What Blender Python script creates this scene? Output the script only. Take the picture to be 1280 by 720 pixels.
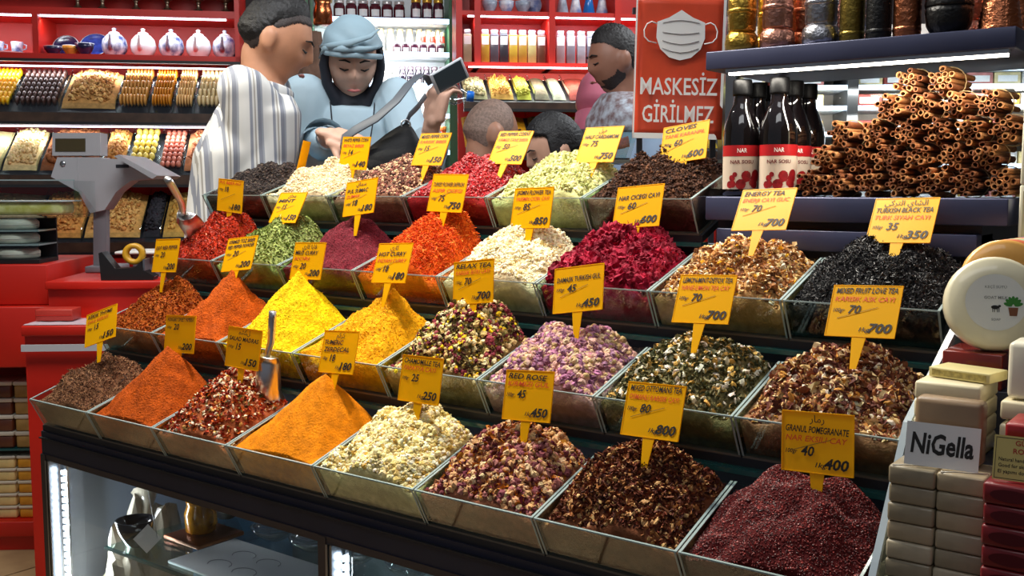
import bpy, bmesh, math, random
import numpy as np
from mathutils import Vector, Matrix, Euler

for o in list(bpy.data.objects): bpy.data.objects.remove(o)
SC = bpy.context.scene
COL = SC.collection
PI = math.pi
R = math.radians

# ------------------------------------------------------------------ camera
CAMX, CAMY, CAMZ, YAW, PITCH = 2.128, -1.119, 1.302, 0.646, 0.098
cd = bpy.data.cameras.new('camera'); cam = bpy.data.objects.new('camera', cd); COL.objects.link(cam)
cd.sensor_width = 36; cd.lens = 36 * 1300 / 1280; cd.clip_start = .02; cd.clip_end = 60
cam.location = (CAMX, CAMY, CAMZ)
cam.rotation_euler = (PI / 2 - PITCH, 0, YAW)
SC.camera = cam

# ------------------------------------------------------------------ world, lamps, exposure
wd = bpy.data.worlds.new('world'); SC.world = wd; wd.use_nodes = True
wd.node_tree.nodes['Background'].inputs[0].default_value = (.80, .86, 1.0, 1)
wd.node_tree.nodes['Background'].inputs[1].default_value = .13
vs = SC.view_settings
vs.view_transform = 'Standard'; vs.look = 'None'; vs.gamma = 1; vs.exposure = 0.0; vs.use_curve_mapping = False

def lamp(name, kind, loc, aim, power, color=(1, 1, 1), size=.1, size_y=None, spot=60, blend=.6):
    d = bpy.data.lights.new(name, kind); o = bpy.data.objects.new(name, d); COL.objects.link(o)
    d.energy = power; d.color = color
    if kind == 'AREA':
        d.size = size
        if size_y: d.shape = 'RECTANGLE'; d.size_y = size_y
    else:
        d.shadow_soft_size = size
    if kind == 'SPOT': d.spot_size = R(spot); d.spot_blend = blend
    o.location = loc
    o.rotation_euler = (Vector(aim) - Vector(loc)).to_track_quat('-Z', 'Y').to_euler()
    return o

# the stall's row of warm spot lamps, hung over its front from the awning rail
for n_, lx in enumerate((-.75, -.10, .45, .95), 1):
    lamp('stall_spot_%d_offscreen' % n_, 'SPOT', (lx, .20, 2.40), (lx + .55, .28, 1.0), 58, (1, .92, .76), .03, spot=84, blend=.7)
# unseen cool white fill lights, added to brighten the stall, people and aisle
lamp('fill_light_stall_offscreen', 'AREA', (.55, .15, 3.0), (-.2, 1.1, 1.4), 40, (.96, .98, 1), 1.4, .5)
lamp('fill_light_front_offscreen', 'AREA', (2.2, -1.5, 3.1), (1.2, .3, .8), 8, (.96, .98, 1), 1.6, .5)
lamp('fill_light_back_offscreen', 'AREA', (.9, 2.9, 3.0), (.3, 2.6, 0), 42, (.93, .97, 1), 1.6, .5)

# ------------------------------------------------------------------ frame of the back shops (turned against the stall)
AX = Vector((math.cos(YAW), math.sin(YAW), 0)); AY = Vector((-math.sin(YAW), math.cos(YAW), 0))
FLOOR = .10
def B(u, v, h):            # aisle frame: u across, v away, h height above the stall's datum
    return Vector((CAMX, CAMY, 0)) + AX * u + AY * v + Vector((0, 0, h))
def bg(px, py, v):         # sight line to a point v metres away -> (u, h)
    a = (px - 640) / 1300; b = (360 - py) / 1300
    t = v / (math.cos(PITCH) + b * math.sin(PITCH))
    return a * t, CAMZ + t * (-math.sin(PITCH) + b * math.cos(PITCH))
def P(px, py, v):
    u, h = bg(px, py, v); return B(u, v, h)

# ------------------------------------------------------------------ materials
def lin(c):
    if isinstance(c, str): c = [int(c[i:i + 2], 16) / 255 for i in (0, 2, 4)]
    elif max(c) > 1.001: c = [x / 255 for x in c]
    return tuple(x / 12.92 if x <= .04045 else ((x + .055) / 1.055) ** 2.4 for x in c[:3])
MATS = {}
def mat(name, col, rough=.5, metal=0, var=0, vscale=30, bump=0, bscale=60, emit=0, spec=.5, col2=None, coat=0, trans=0):
    if name in MATS: return MATS[name]
    m = bpy.data.materials.new(name); m.use_nodes = True; MATS[name] = m
    nt = m.node_tree; N = nt.nodes; L = nt.links; b = N['Principled BSDF']
    c = lin(col)
    b.inputs['Base Color'].default_value = (*c, 1); b.inputs['Roughness'].default_value = rough
    b.inputs['Metallic'].default_value = metal; b.inputs['Specular IOR Level'].default_value = spec
    b.inputs['Coat Weight'].default_value = coat; b.inputs['Transmission Weight'].default_value = trans
    tc = N.new('ShaderNodeTexCoord')
    if var or col2:
        n = N.new('ShaderNodeTexNoise'); n.inputs['Scale'].default_value = vscale; n.inputs['Detail'].default_value = 5
        L.new(tc.outputs['Object'], n.inputs['Vector'])
        r = N.new('ShaderNodeValToRGB')
        c2 = lin(col2) if col2 else tuple(min(1, x * (1 + var)) for x in c)
        c1 = c if col2 else tuple(x * (1 - var) for x in c)
        r.color_ramp.elements[0].position = .35; r.color_ramp.elements[1].position = .65
        r.color_ramp.elements[0].color = (*c1, 1); r.color_ramp.elements[1].color = (*c2, 1)
        L.new(n.outputs['Fac'], r.inputs['Fac']); L.new(r.outputs['Color'], b.inputs['Base Color'])
    if bump:
        n = N.new('ShaderNodeTexNoise'); n.inputs['Scale'].default_value = bscale; n.inputs['Detail'].default_value = 4
        L.new(tc.outputs['Object'], n.inputs['Vector'])
        bp = N.new('ShaderNodeBump'); bp.inputs['Strength'].default_value = bump; bp.inputs['Distance'].default_value = .004
        L.new(n.outputs['Fac'], bp.inputs['Height']); L.new(bp.outputs['Normal'], b.inputs['Normal'])
    if emit:
        b.inputs['Emission Color'].default_value = (*c, 1); b.inputs['Emission Strength'].default_value = emit
    return m
def glass(name, tint=(.9, .96, .95), gloss=.12, rough=.03):
    if name in MATS: return MATS[name]
    m = bpy.data.materials.new(name); m.use_nodes = True; MATS[name] = m
    nt = m.node_tree; N = nt.nodes; L = nt.links; N.remove(N['Principled BSDF'])
    t = N.new('ShaderNodeBsdfTransparent'); t.inputs[0].default_value = (*tint, 1)
    g = N.new('ShaderNodeBsdfGlossy'); g.inputs['Roughness'].default_value = rough
    fr = N.new('ShaderNodeLayerWeight'); fr.inputs[0].default_value = .5
    pw = N.new('ShaderNodeMath'); pw.operation = 'POWER'; pw.inputs[1].default_value = 4; L.new(fr.outputs['Facing'], pw.inputs[0])
    ad = N.new('ShaderNodeMath'); ad.operation = 'MULTIPLY_ADD'; ad.inputs[1].default_value = .8; ad.inputs[2].default_value = gloss * .3
    ad.use_clamp = True
    L.new(pw.outputs[0], ad.inputs[0])
    mx = N.new('ShaderNodeMixShader'); L.new(ad.outputs[0], mx.inputs[0]); L.new(t.outputs[0], mx.inputs[1]); L.new(g.outputs[0], mx.inputs[2])
    L.new(mx.outputs[0], N['Material Output'].inputs['Surface'])
    return m
def vcol(name='piece', rough=.6, gain=1.0, spec=.4, sheen=0):   # colour of each piece from its own attribute
    if name in MATS: return MATS[name]
    m = bpy.data.materials.new(name); m.use_nodes = True; MATS[name] = m
    nt = m.node_tree; N = nt.nodes; b = N['Principled BSDF']
    a = N.new('ShaderNodeAttribute'); a.attribute_name = 'Col'
    nt.links.new(a.outputs['Color'], b.inputs['Base Color'])
    b.inputs['Roughness'].default_value = rough; b.inputs['Specular IOR Level'].default_value = spec
    return m
def card_mat(name, col, tr=.35):
    if name in MATS: return MATS[name]
    m = bpy.data.materials.new(name); m.use_nodes = True; MATS[name] = m
    nt = m.node_tree; N = nt.nodes; L = nt.links; N.remove(N['Principled BSDF'])
    c = (*lin(col), 1)
    d = N.new('ShaderNodeBsdfDiffuse'); d.inputs[0].default_value = c
    t = N.new('ShaderNodeBsdfTranslucent'); t.inputs[0].default_value = c
    g = N.new('ShaderNodeBsdfGlossy'); g.inputs['Roughness'].default_value = .35
    m1 = N.new('ShaderNodeMixShader'); m1.inputs[0].default_value = tr; L.new(d.outputs[0], m1.inputs[1]); L.new(t.outputs[0], m1.inputs[2])
    m2 = N.new('ShaderNodeMixShader'); m2.inputs[0].default_value = .03; L.new(m1.outputs[0], m2.inputs[1]); L.new(g.outputs[0], m2.inputs[2])
    L.new(m2.outputs[0], N['Material Output'].inputs['Surface'])
    return m

# ------------------------------------------------------------------ mesh helpers
class MB:
    def __init__(s): s.v = []; s.f = []; s.sm = []
    def add(s, vs, fs, smooth=False, M=None):
        o = len(s.v)
        if M is not None: vs = [M @ Vector(p) for p in vs]
        s.v += [tuple(p) for p in vs]; s.f += [tuple(i + o for i in f) for f in fs]; s.sm += [smooth] * len(fs); return s
    def box(s, x0, x1, y0, y1, z0, z1, M=None):
        return s.add([(x0, y0, z0), (x1, y0, z0), (x1, y1, z0), (x0, y1, z0), (x0, y0, z1), (x1, y0, z1), (x1, y1, z1), (x0, y1, z1)],
                     [(3, 2, 1, 0), (4, 5, 6, 7), (0, 1, 5, 4), (1, 2, 6, 5), (2, 3, 7, 6), (3, 0, 4, 7)], M=M)
    def rbox(s, x0, x1, y0, y1, z0, z1, r=.004, M=None, seg=2):     # box with rounded edges
        bm = bmesh.new(); bmesh.ops.create_cube(bm, size=1)
        for v in bm.verts:
            v.co = ((x0 + x1) / 2 + v.co.x * (x1 - x0), (y0 + y1) / 2 + v.co.y * (y1 - y0), (z0 + z1) / 2 + v.co.z * (z1 - z0))
        bmesh.ops.bevel(bm, geom=bm.edges[:], offset=r, segments=seg, affect='EDGES', profile=.5)
        return s.bm(bm, True, M)
    def bm(s, bm, smooth=False, M=None):
        bm.verts.index_update()
        s.add([v.co.copy() for v in bm.verts], [[v.index for v in f.verts] for f in bm.faces], smooth, M); bm.free(); return s
    def prism(s, pts, axis, a0, a1, M=None):    # polygon extruded along an axis ('x': pts are (y,z); 'y': (x,z); 'z': (x,y))
        n = len(pts)
        def q(p, a): return (a, p[0], p[1]) if axis == 'x' else (p[0], a, p[1]) if axis == 'y' else (p[0], p[1], a)
        vs = [q(p, a0) for p in pts] + [q(p, a1) for p in pts]
        return s.add(vs, [tuple(range(n))[::-1], tuple(range(n, 2 * n))] + [(i, (i + 1) % n, n + (i + 1) % n, n + i) for i in range(n)], M=M)
    def lathe(s, prof, n=20, M=None, smooth=True, close=True):      # prof: (r, z)
        vs = []; fs = []
        for r, z in prof:
            for i in range(n): a = 2 * PI * i / n; vs.append((r * math.cos(a), r * math.sin(a), z))
        for k in range(len(prof) - 1):
            for i in range(n): j = (i + 1) % n; fs.append((k * n + i, k * n + j, (k + 1) * n + j, (k + 1) * n + i))
        if close:
            fs.append(tuple(range(n))[::-1]); b = (len(prof) - 1) * n; fs.append(tuple(range(b, b + n)))
        return s.add(vs, fs, smooth, M)
    def tube(s, pts, r, n=8, M=None, flat=None, cap=True):          # r a number or list; flat=(a,b) elliptical in the frame
        pts = [Vector(p) for p in pts]; k = len(pts); rs = r if isinstance(r, (list, tuple)) else [r] * k
        vs = []; fs = []; up = Vector((0, 0, 1)); prev = None
        for i, p in enumerate(pts):
            t = (pts[min(i + 1, k - 1)] - pts[max(i - 1, 0)]).normalized()
            if prev is None: x = t.cross(up) if abs(t.z) < .95 else t.cross(Vector((0, 1, 0)))
            else: x = prev - t * prev.dot(t)
            x.normalize(); y = t.cross(x); prev = x
            fa, fb = flat if flat else (1, 1)
            for j in range(n):
                a = 2 * PI * j / n; vs.append(p + (x * math.cos(a) * fa + y * math.sin(a) * fb) * rs[i])
        for i in range(k - 1):
            for j in range(n): q = (j + 1) % n; fs.append((i * n + j, i * n + q, (i + 1) * n + q, (i + 1) * n + j))
        if cap: fs.append(tuple(range(n))[::-1]); fs.append(tuple(range((k - 1) * n, k * n)))
        return s.add(vs, fs, True, M)
    def sphere(s, c, r, nu=16, nv=10, M=None):
        rx, ry, rz = r if isinstance(r, (tuple, list)) else (r, r, r)
        vs = [(c[0], c[1], c[2] - rz)]; fs = []
        for i in range(1, nv):
            t = PI * i / nv
            for j in range(nu): a = 2 * PI * j / nu; vs.append((c[0] + rx * math.sin(t) * math.cos(a), c[1] + ry * math.sin(t) * math.sin(a), c[2] - rz * math.cos(t)))
        vs.append((c[0], c[1], c[2] + rz)); e = len(vs) - 1
        for j in range(nu): fs.append((0, 1 + (j + 1) % nu, 1 + j)); fs.append((e, e - nu + j, e - nu + (j + 1) % nu))
        for i in range(nv - 2):
            for j in range(nu): q = (j + 1) % nu; fs.append((1 + i * nu + j, 1 + i * nu + q, 1 + (i + 1) * nu + q, 1 + (i + 1) * nu + j))
        return s.add(vs, fs, True, M)
    def mesh(s, name, m):
        me = bpy.data.meshes.new(name); me.from_pydata(s.v, [], s.f); me.polygons.foreach_set('use_smooth', s.sm)
        if m: me.materials.append(m)
        me.update(); return me
    def build(s, name, m, parent=None, loc=None, rot=None):
        return obj(name, s.mesh(name, m), parent, loc, rot)
def obj(name, me, parent=None, loc=None, rot=None):
    o = bpy.data.objects.new(name, me); COL.objects.link(o)
    if parent: o.parent = parent
    if loc is not None: o.location = loc
    if rot is not None: o.rotation_euler = rot
    return o
def tag(o, label=None, cat=None, group=None, kind=None):
    if label: o['label'] = label
    if cat: o['category'] = cat
    if group: o['group'] = group
    if kind: o['kind'] = kind
    return o
def thing(name, label, cat, loc=(0, 0, 0), rz=0, group=None):
    o = bpy.data.objects.new(name, None); COL.objects.link(o); o.empty_display_size = .05
    o.location = loc; o.rotation_euler = (0, 0, rz)
    return tag(o, label, cat, group)
def dup(root, loc, rot=None, label=None, scale=None):
    def cp(o, par):
        c = o.copy(); COL.objects.link(c); c.parent = par
        for ch in o.children: cp(ch, c)
        return c
    r = cp(root, None); r.location = loc
    if rot is not None: r.rotation_euler = rot
    if scale is not None: r.scale = scale
    if label: r['label'] = label
    return r
def struct(o): o['kind'] = 'structure'; return o

FONT_CACHE = {}
def text_geo(s, size=1, shear=0, bold=0, align='LEFT'):
    key = (s, shear, bold, align)
    if key not in FONT_CACHE:
        c = bpy.data.curves.new('lettering', 'FONT'); c.body = s; c.size = 1; c.shear = shear; c.offset = bold; c.align_x = align; c.resolution_u = 2
        o = bpy.data.objects.new('lettering', c); COL.objects.link(o)
        me = o.to_mesh(); vs = [v.co.copy() for v in me.vertices]; fs = [tuple(p.vertices) for p in me.polygons]
        o.to_mesh_clear(); bpy.data.objects.remove(o); bpy.data.curves.remove(c)
        FONT_CACHE[key] = (vs, fs)
    vs, fs = FONT_CACHE[key]
    return [v * size for v in vs], fs
def text_into(mb, s, x, z, width=None, size=.01, y=0, shear=.2, bold=.012, rot=0, align='LEFT'):
    # lettering standing in the local XZ plane, facing -Y
    vs, fs = text_geo(s, 1, shear, bold, align)
    if not vs: return
    x0 = min(v.x for v in vs); x1 = max(v.x for v in vs)
    k = size; kx = k
    if width: kx = width / max(1e-6, x1 - x0)
    out = []
    for v in vs:
        a = (v.x - (x0 if align == 'LEFT' else (x0 + x1) / 2)) * kx; b = v.y * k
        out.append((x + a * math.cos(rot) - b * math.sin(rot), y, z + a * math.sin(rot) + b * math.cos(rot)))
    mb.add(out, fs)

# ------------------------------------------------------------------ floor and back wall
M_floor = mat('floor_stone', (150, 122, 88), .55, col2=(176, 148, 108), vscale=6, bump=.1, bscale=20)
floor = struct(MB().box(-6, 6, -3.5, 8.5, FLOOR - .06, FLOOR - .004).build('floor', mat('floor_joint', (96, 78, 58), .8)))
tile = MB().box(.004, .396, .004, .396, -.02, 0).mesh('tile', M_floor)
for i in range(12):
    for j in range(10):
        obj('tile', tile, floor, (-3.4 + i * .4, -.8 + j * .4, FLOOR))

# ------------------------------------------------------------------ stepped stand
W = .22
TY = [0, .1525, .309, .452]; TZ = [.85, .993, 1.136, 1.279]
M_navy = mat('navy_paint', (38, 40, 58), .42, var=.12, vscale=8)
M_dark = mat('charcoal_panel', (30, 32, 40), .5, var=.1, vscale=10)
M_steel = mat('brushed_steel', (190, 192, 196), .28, 1, bump=.05, bscale=200)
M_frame = mat('bronze_frame', (74, 66, 66), .45, .3)
M_glass = glass('bin_glass', (.86, .93, .91), .14)
M_pane = glass('showcase_glass', (.93, .96, .96), .10, .02)
M_edge = mat('glass_edge', (148, 166, 166), .15, 0, spec=.9)
M_teal = mat('shelf_edge', (34, 84, 84), .2, spec=.8)
M_led = mat('led_white', (225, 238, 255), .4, emit=9)

st = thing('display_stand', 'dark stepped spice stand with lit glass showcase below', 'stand', (0, 0, 0))
XL, XR = -.005, 1.772
for i in range(4):
    y0 = TY[i] + .035; zb = TZ[i] - .066
    x1 = XR if i < 3 else 1.325
    MB().prism([(TY[i] + .030, TZ[i] - .0732), (TY[i] + .166, TZ[i] - .0180), (TY[i] + .166, TZ[i] - .0060), (TY[i] + .030, TZ[i] - .0612)], 'x', XL, x1).build('tier_board', M_dark, st)
    if i: MB().box(XL, XR, TY[i] + .050, TY[i] + .062, TZ[i - 1] + .02, TZ[i] - (.078 if i < 3 else .082)).build('riser', M_navy, st)
    if i: MB().box(XL - .006, x1, TY[i] + (.012 if i < 3 else .026), TY[i] + .052, zb - .014, zb - .007).build('glass_ledge', M_teal, st)
# front beam, showcase frame
MB().box(XL, XR, .026, .050, .728, .777).build('front_beam', M_navy, st)
MB().box(XL, XR, .020, .027, .762, .765).build('beam_groove', M_dark, st)
MB().box(XL, XR, .024, .040, .716, .728).build('frame_rail', M_frame, st)
MB().box(XL, XR, .024, .050, FLOOR + .07, FLOOR + .12).build('bottom_rail', M_navy, st)
MB().box(XL, XR, .06, .66, FLOOR, FLOOR + .07).build('plinth', M_dark, st)
for xx in (XL, .865, XR - .04):
    MB().box(xx, xx + .018, .022, .050, FLOOR + .07, .727).build('corner_post', M_frame, st)
    MB().box(xx + .020, xx + .025, .020, .046, FLOOR + .12, .716).build('chrome_strip', M_steel, st)
    MB().box(xx + .030, xx + .035, .020, .046, FLOOR + .12, .716).build('chrome_strip', M_steel, st)
for xa, xb in ((.032, .865), (.902, XR - .04)):
    MB().box(xa, xb, .030, .035, FLOOR + .12, .716).build('glass_pane', M_pane, st)
MB().box(XL, XR, .64, .66, FLOOR + .07, 1.195).build('back_panel', mat('showcase_back', (150, 160, 172), .6), st)
MB().prism([(.05, FLOOR + .07), (.65, FLOOR + .07), (.65, 1.195), (.54, 1.195), (.05, .73)], 'x', XL, XL + .006).build('side_panel', mat('side_grey', (122, 130, 142), .45), st)
MB().prism([(.052, FLOOR), (.66, FLOOR), (.66, 1.195), (.55, 1.195), (.052, .74)], 'x', XR - .004, XR + .006).build('side_panel', M_navy, st)
MB().box(XL, XR, .05, .64, FLOOR + .07, FLOOR + .10).build('showcase_floor', mat('showcase_floor', (168, 160, 148), .5), st)
MB().box(.175, XR - .02, .06, .50, .545, .551).build('glass_shelf', glass('shelf_glass', (.80, .92, .90), .2), st)
MB().box(.175, XR - .02, .054, .060, .545, .551).build('shelf_front_edge', M_teal, st)
for xx in (.045, .850, .905):
    led = MB().box(xx, xx + .008, .046, .052, FLOOR + .12, .712).build('led_channel', M_steel, st)
    mb = MB()
    for k in range(31): mb.box(xx - .001, xx + .009, .039, .046, FLOOR + .13 + k * .0152, FLOOR + .139 + k * .0152)
    mb.build('led_diode', M_led, led)
lamp('showcase_led', 'AREA', (.060, .055, .45), (.5, .3, .45), 4.0, (.9, .95, 1), .05, .5)
lamp('showcase_led', 'AREA', (.920, .055, .45), (1.4, .3, .45), 2.5, (.9, .95, 1), .05, .5)

# ------------------------------------------------------------------ glass bins
BD = .160; SL = .33                # depth and tilt of the bins
def make_bin(label):
    b = thing('spice_bin', label, 'bin', group='glass bins on the stepped stand')
    g = .0015; w = W
    fy, fz = .030, -.058           # the front leans out towards its rim
    MB().prism([(0, 0), (.0035, 0), (fy + .0035, fz), (fy, fz)], 'x', g, w - g).build('front_pane', M_glass, b)
    for xa in (g, w - g - .0028):
        MB().prism([(0, 0), (BD, BD * SL), (BD, BD * SL - .058), (fy, fz)], 'x', xa, xa + .0028).build('side_pane', M_glass, b)
        MB().prism([(0, 0), (BD, BD * SL), (BD, BD * SL + .0016), (0, .0016)], 'x', xa - .0004, xa + .0032).build('side_rim', M_edge, b)
        MB().prism([(0, 0), (-.001, 0), (fy - .001, fz), (fy, fz)], 'x', xa, xa + .0028).build('corner_edge', M_edge, b)
    MB().box(g, w - g, -.0006, .0040, 0, .0018).build('front_rim', M_edge, b)
    MB().prism([(BD - .003, BD * SL), (BD, BD * SL), (BD, BD * SL - .058), (BD - .003, BD * SL - .058)], 'x', g, w - g).build('back_pane', M_glass, b)
    MB().prism([(fy, fz), (BD, BD * SL - .058), (BD, BD * SL - .061), (fy, fz - .003)], 'x', g, w - g).build('bin_base', mat('bin_base', (92, 86, 78), .5), b)
    return b
BIN = None
def place_bin(i, j, label):
    global BIN
    loc = (j * W, TY[i], TZ[i])
    if BIN is None: BIN = make_bin(label); BIN.location = loc; return BIN
    return dup(BIN, loc, label=label)

# ------------------------------------------------------------------ heaps of spice
rng = np.random.default_rng(7)
def sines(n, fmin, fmax, seed):
    r = np.random.default_rng(seed); th = r.uniform(0, 2 * PI, n); fr = np.exp(r.uniform(np.log(fmin), np.log(fmax), n)); ph = r.uniform(0, 2 * PI, n)
    return np.cos(th) * fr, np.sin(th) * fr, ph, fr
class Heap:
    def __init__(s, i, j, ax=.58, ay=.118, dz=.11, prof='dome', q=3.2, rough=.003, dents=(), fill=-.006):
        s.i, s.j, s.ax, s.ay, s.dz, s.prof, s.q, s.dents, s.rough, s.fill = i, j, ax * W, ay, dz, prof, q, dents, rough, fill
        s.S = sines(26, 60, 420, i * 10 + j + 3)
    def z(s, x, y):
        e = np.minimum(y * SL, BD * SL) + s.fill
        ea = s.ay * SL + s.fill
        dx = np.where(x < s.ax, (s.ax - x) / (s.ax - .003), (x - s.ax) / (W - .003 - s.ax))
        dy = np.where(y < s.ay, (s.ay - y) / (s.ay - .003), (y - s.ay) / (BD + .012 - s.ay))
        r = (np.abs(dx) ** s.q + np.abs(dy) ** s.q) ** (1 / s.q)
        if s.prof == 'cone': p = np.sqrt((1 - np.minimum(r, 1)) ** 2 + .0016) - .02 - .02 * (r < 1) * 0
        elif s.prof == 'flat': p = 1 - np.minimum(r, 1) ** 2.6
        else: p = .72 * (1 - np.minimum(r, 1) ** 2.2) + .28 * (1 - np.minimum(r, 1)) ** 1.05
        z = e + (s.dz - ea) * p - .030 * np.maximum(r - 1, 0)
        fx, fy, ph, fr = s.S
        nz = (np.sin(x[..., None] * fx + y[..., None] * fy + ph) / (fr / 60)).sum(-1)
        edge = np.clip(np.minimum(np.minimum(x, W - x), np.minimum(y, BD - y)) / .02, 0, 1)
        z = z + nz * s.rough * edge
        for (cx, cy, rad, dep) in s.dents: z = z - dep * np.exp(-((x - cx * W) ** 2 + (y - cy) ** 2) / rad ** 2)
        return np.maximum(z, e - .045)
    def loc(s): return Vector((s.j * W, TY[s.i], TZ[s.i]))
    def surface(s, nx=56, ny=44):
        x = np.linspace(.0052, W - .0052, nx); y = np.linspace(.0105, BD - .0056, ny)
        X, Y = np.meshgrid(x, y); Z = s.z(X, Y)
        # keep the front edge behind the leaning pane
        vs = np.stack([X, Y, Z], -1).reshape(-1, 3)
        fs = [(a * nx + b, a * nx + b + 1, (a + 1) * nx + b + 1, (a + 1) * nx + b) for a in range(ny - 1) for b in range(nx - 1)]
        base = len(vs)
        zb = np.where(np.array([0] * nx + [0]) == 0, 0, 0)
        ring = [b for b in range(nx)] + [a * nx + nx - 1 for a in range(1, ny)] + [(ny - 1) * nx + b for b in range(nx - 2, -1, -1)] + [a * nx for a in range(ny - 2, 0, -1)]
        low = []
        for k in ring:
            p = vs[k]; d = -.052
            yy = min(max(p[1], .0), BD); 
            yb = max(yy, .0362)
            low.append((p[0], yb, -.0575 + .406 * (yb - .03)))
        vs = np.vstack([vs, np.array(low)])
        n = len(ring)
        fs += [(ring[k], base + k, base + (k + 1) % n, ring[(k + 1) % n]) for k in range(n)]
        fs.append(tuple(range(base, base + n))[::-1])
        return vs, fs

# piece shapes: (verts, faces)
def ico(sub=0):
    bm = bmesh.new(); bmesh.ops.create_icosphere(bm, subdivisions=sub + 1, radius=1); bm.verts.index_update()
    v = np.array([p.co[:] for p in bm.verts]); f = [[q.index for q in p.verts] for p in bm.faces]; bm.free(); return v, f
ICO = ico(0); ICO1 = ico(2)
def sh_bead(r): v = ICO[0] * r.uniform(.8, 1.15, (12, 1)); return v, ICO[1]
def sh_seed(r): v = ICO[0] * np.array([1, .55, .5]) * r.uniform(.88, 1.1, (12, 1)); return v, ICO[1]
def sh_flake(r):
    g = []; cu = r.uniform(-.9, .9); tw = r.uniform(-.5, .5); w = r.uniform(.45, .8)
    for a in (-1, 0, 1):
        for b in (-1, 0, 1):
            k = 1 - .35 * (abs(a) == 1) * (abs(b) == 1)
            g.append((a * k + r.uniform(-.15, .15), b * w * k + r.uniform(-.12, .12), cu * (a * a) * .5 + tw * a * b + r.uniform(-.12, .12)))
    return np.array(g), [(0, 1, 4, 3), (1, 2, 5, 4), (3, 4, 7, 6), (4, 5, 8, 7)]
def sh_chip(r):      # thick irregular chip
    v = ICO[0] * np.array([1, .7, .35]) * r.uniform(.6, 1.25, (12, 1)); return v, ICO[1]
def sh_stick(r):
    n = 4; v = []; b = r.uniform(-.3, .3)
    for x, k in ((-1, .10), (0, .17), (1, .08)):
        for q in range(n): a = 2 * PI * q / n; v.append((x, k * math.cos(a) + b * (1 - x * x), k * math.sin(a)))
    f = [(i * n + q, i * n + (q + 1) % n, (i + 1) * n + (q + 1) % n, (i + 1) * n + q) for i in range(2) for q in range(n)]
    return np.array(v), f + [(3, 2, 1, 0), (8, 9, 10, 11)]
def sh_clove(r):
    n = 5; v = []
    for x, k in ((-1.1, .10), (.45, .18), (.6, .42), (.85, .40), (1.05, .12)):
        for q in range(n): a = 2 * PI * q / n; v.append((x, k * math.cos(a), k * math.sin(a)))
    f = [(i * n + q, i * n + (q + 1) % n, (i + 1) * n + (q + 1) % n, (i + 1) * n + q) for i in range(4) for q in range(n)]
    return np.array(v), f
def sh_pod(r):       # cardamom pod: pointed three-sided ellipsoid
    n = 6; v = []
    for x, k in ((-1, .08), (-.6, .40), (0, .52), (.6, .38), (1, .06)):
        for q in range(n): a = 2 * PI * q / n; kk = k * (1 + .14 * math.cos(3 * a)); v.append((x, kk * math.cos(a), kk * math.sin(a)))
    f = [(i * n + q, i * n + (q + 1) % n, (i + 1) * n + (q + 1) % n, (i + 1) * n + q) for i in range(4) for q in range(n)]
    return np.array(v), f
def sh_bud(r):       # closed rosebud with a ruffled tip and a small calyx
    n = 7; v = []
    for k, (z, q) in enumerate(((-1.0, .22), (-.75, .62), (-.25, .85), (.25, .78), (.7, .5), (.95, .30))):
        for t in range(n): a = 2 * PI * t / n + k * .25; w = 1 + (.34 * ((t + k) % 2) - .10 if k > 1 else 0) + r.uniform(-.12, .12); v.append((q * w * math.cos(a), q * w * math.sin(a), z))
    f = [(i * n + t, i * n + (t + 1) % n, (i + 1) * n + (t + 1) % n, (i + 1) * n + t) for i in range(5) for t in range(n)]
    return np.array(v), f + [tuple(range(n))[::-1], tuple(range(5 * n, 6 * n))]
SHAPES = dict(bead=sh_bead, seed=sh_seed, flake=sh_flake, chip=sh_chip, stick=sh_stick, clove=sh_clove, pod=sh_pod, bud=sh_bud)
def rotmats(n, flat=None, r=rng):
    if flat is None:
        q = r.normal(size=(n, 4))
    else:            # lie on the slope with some tilt
        a = r.uniform(0, 2 * PI, n); t = r.normal(0, flat, (n, 2))
        q = np.stack([np.cos(a / 2), t[:, 0], t[:, 1], np.sin(a / 2)], -1)
    q /= np.linalg.norm(q, axis=1, keepdims=True)
    w, x, y, z = q.T
    return np.stack([1 - 2 * (y * y + z * z), 2 * (x * y - z * w), 2 * (x * z + y * w), 2 * (x * y + z * w), 1 - 2 * (x * x + z * z), 2 * (y * z - x * w),
                     2 * (x * z - y * w), 2 * (y * z + x * w), 1 - 2 * (x * x + y * y)], -1).reshape(n, 3, 3)
def heap_points(h, n, m, r=rng, lift=0.0):
    x = r.uniform(m, W - m, n); y = r.uniform(m + .003, BD - m, n)
    z = h.z(x, y) + lift
    return np.stack([x, y, z], -1)
def palette_cols(pal, n, r=rng, jit=.15):
    cols = np.array([lin(c[0]) for c in pal]); wt = np.array([c[1] for c in pal], float); wt /= wt.sum()
    c = cols[r.choice(len(pal), n, p=wt)]
    return np.clip(c * r.uniform(1 - jit, 1 + jit, (n, 1)) * r.uniform(1 - jit * .4, 1 + jit * .4, (n, 3)), 0, 1)
def join_pieces(groups):       # list of (verts (n,m,3), faces, cols (n,3))
    V = []; LI = []; LS = []; C = []; off = 0; ls = 0
    for v, f, c in groups:
        n, m, _ = v.shape
        V.append(v.reshape(-1, 3)); C.append(np.repeat(c, m, 0))
        fl = np.concatenate([np.array(q) for q in f]); ln = np.array([len(q) for q in f])
        LI.append((fl[None, :] + (np.arange(n) * m)[:, None] + off).reshape(-1))
        st_ = np.concatenate([[0], np.cumsum(ln)[:-1]])
        LS.append((st_[None, :] + (np.arange(n) * ln.sum())[:, None] + ls).reshape(-1))
        off += n * m; ls += n * ln.sum()
    return np.concatenate(V), np.concatenate(LI), np.concatenate(LS), np.concatenate(C)
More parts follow.
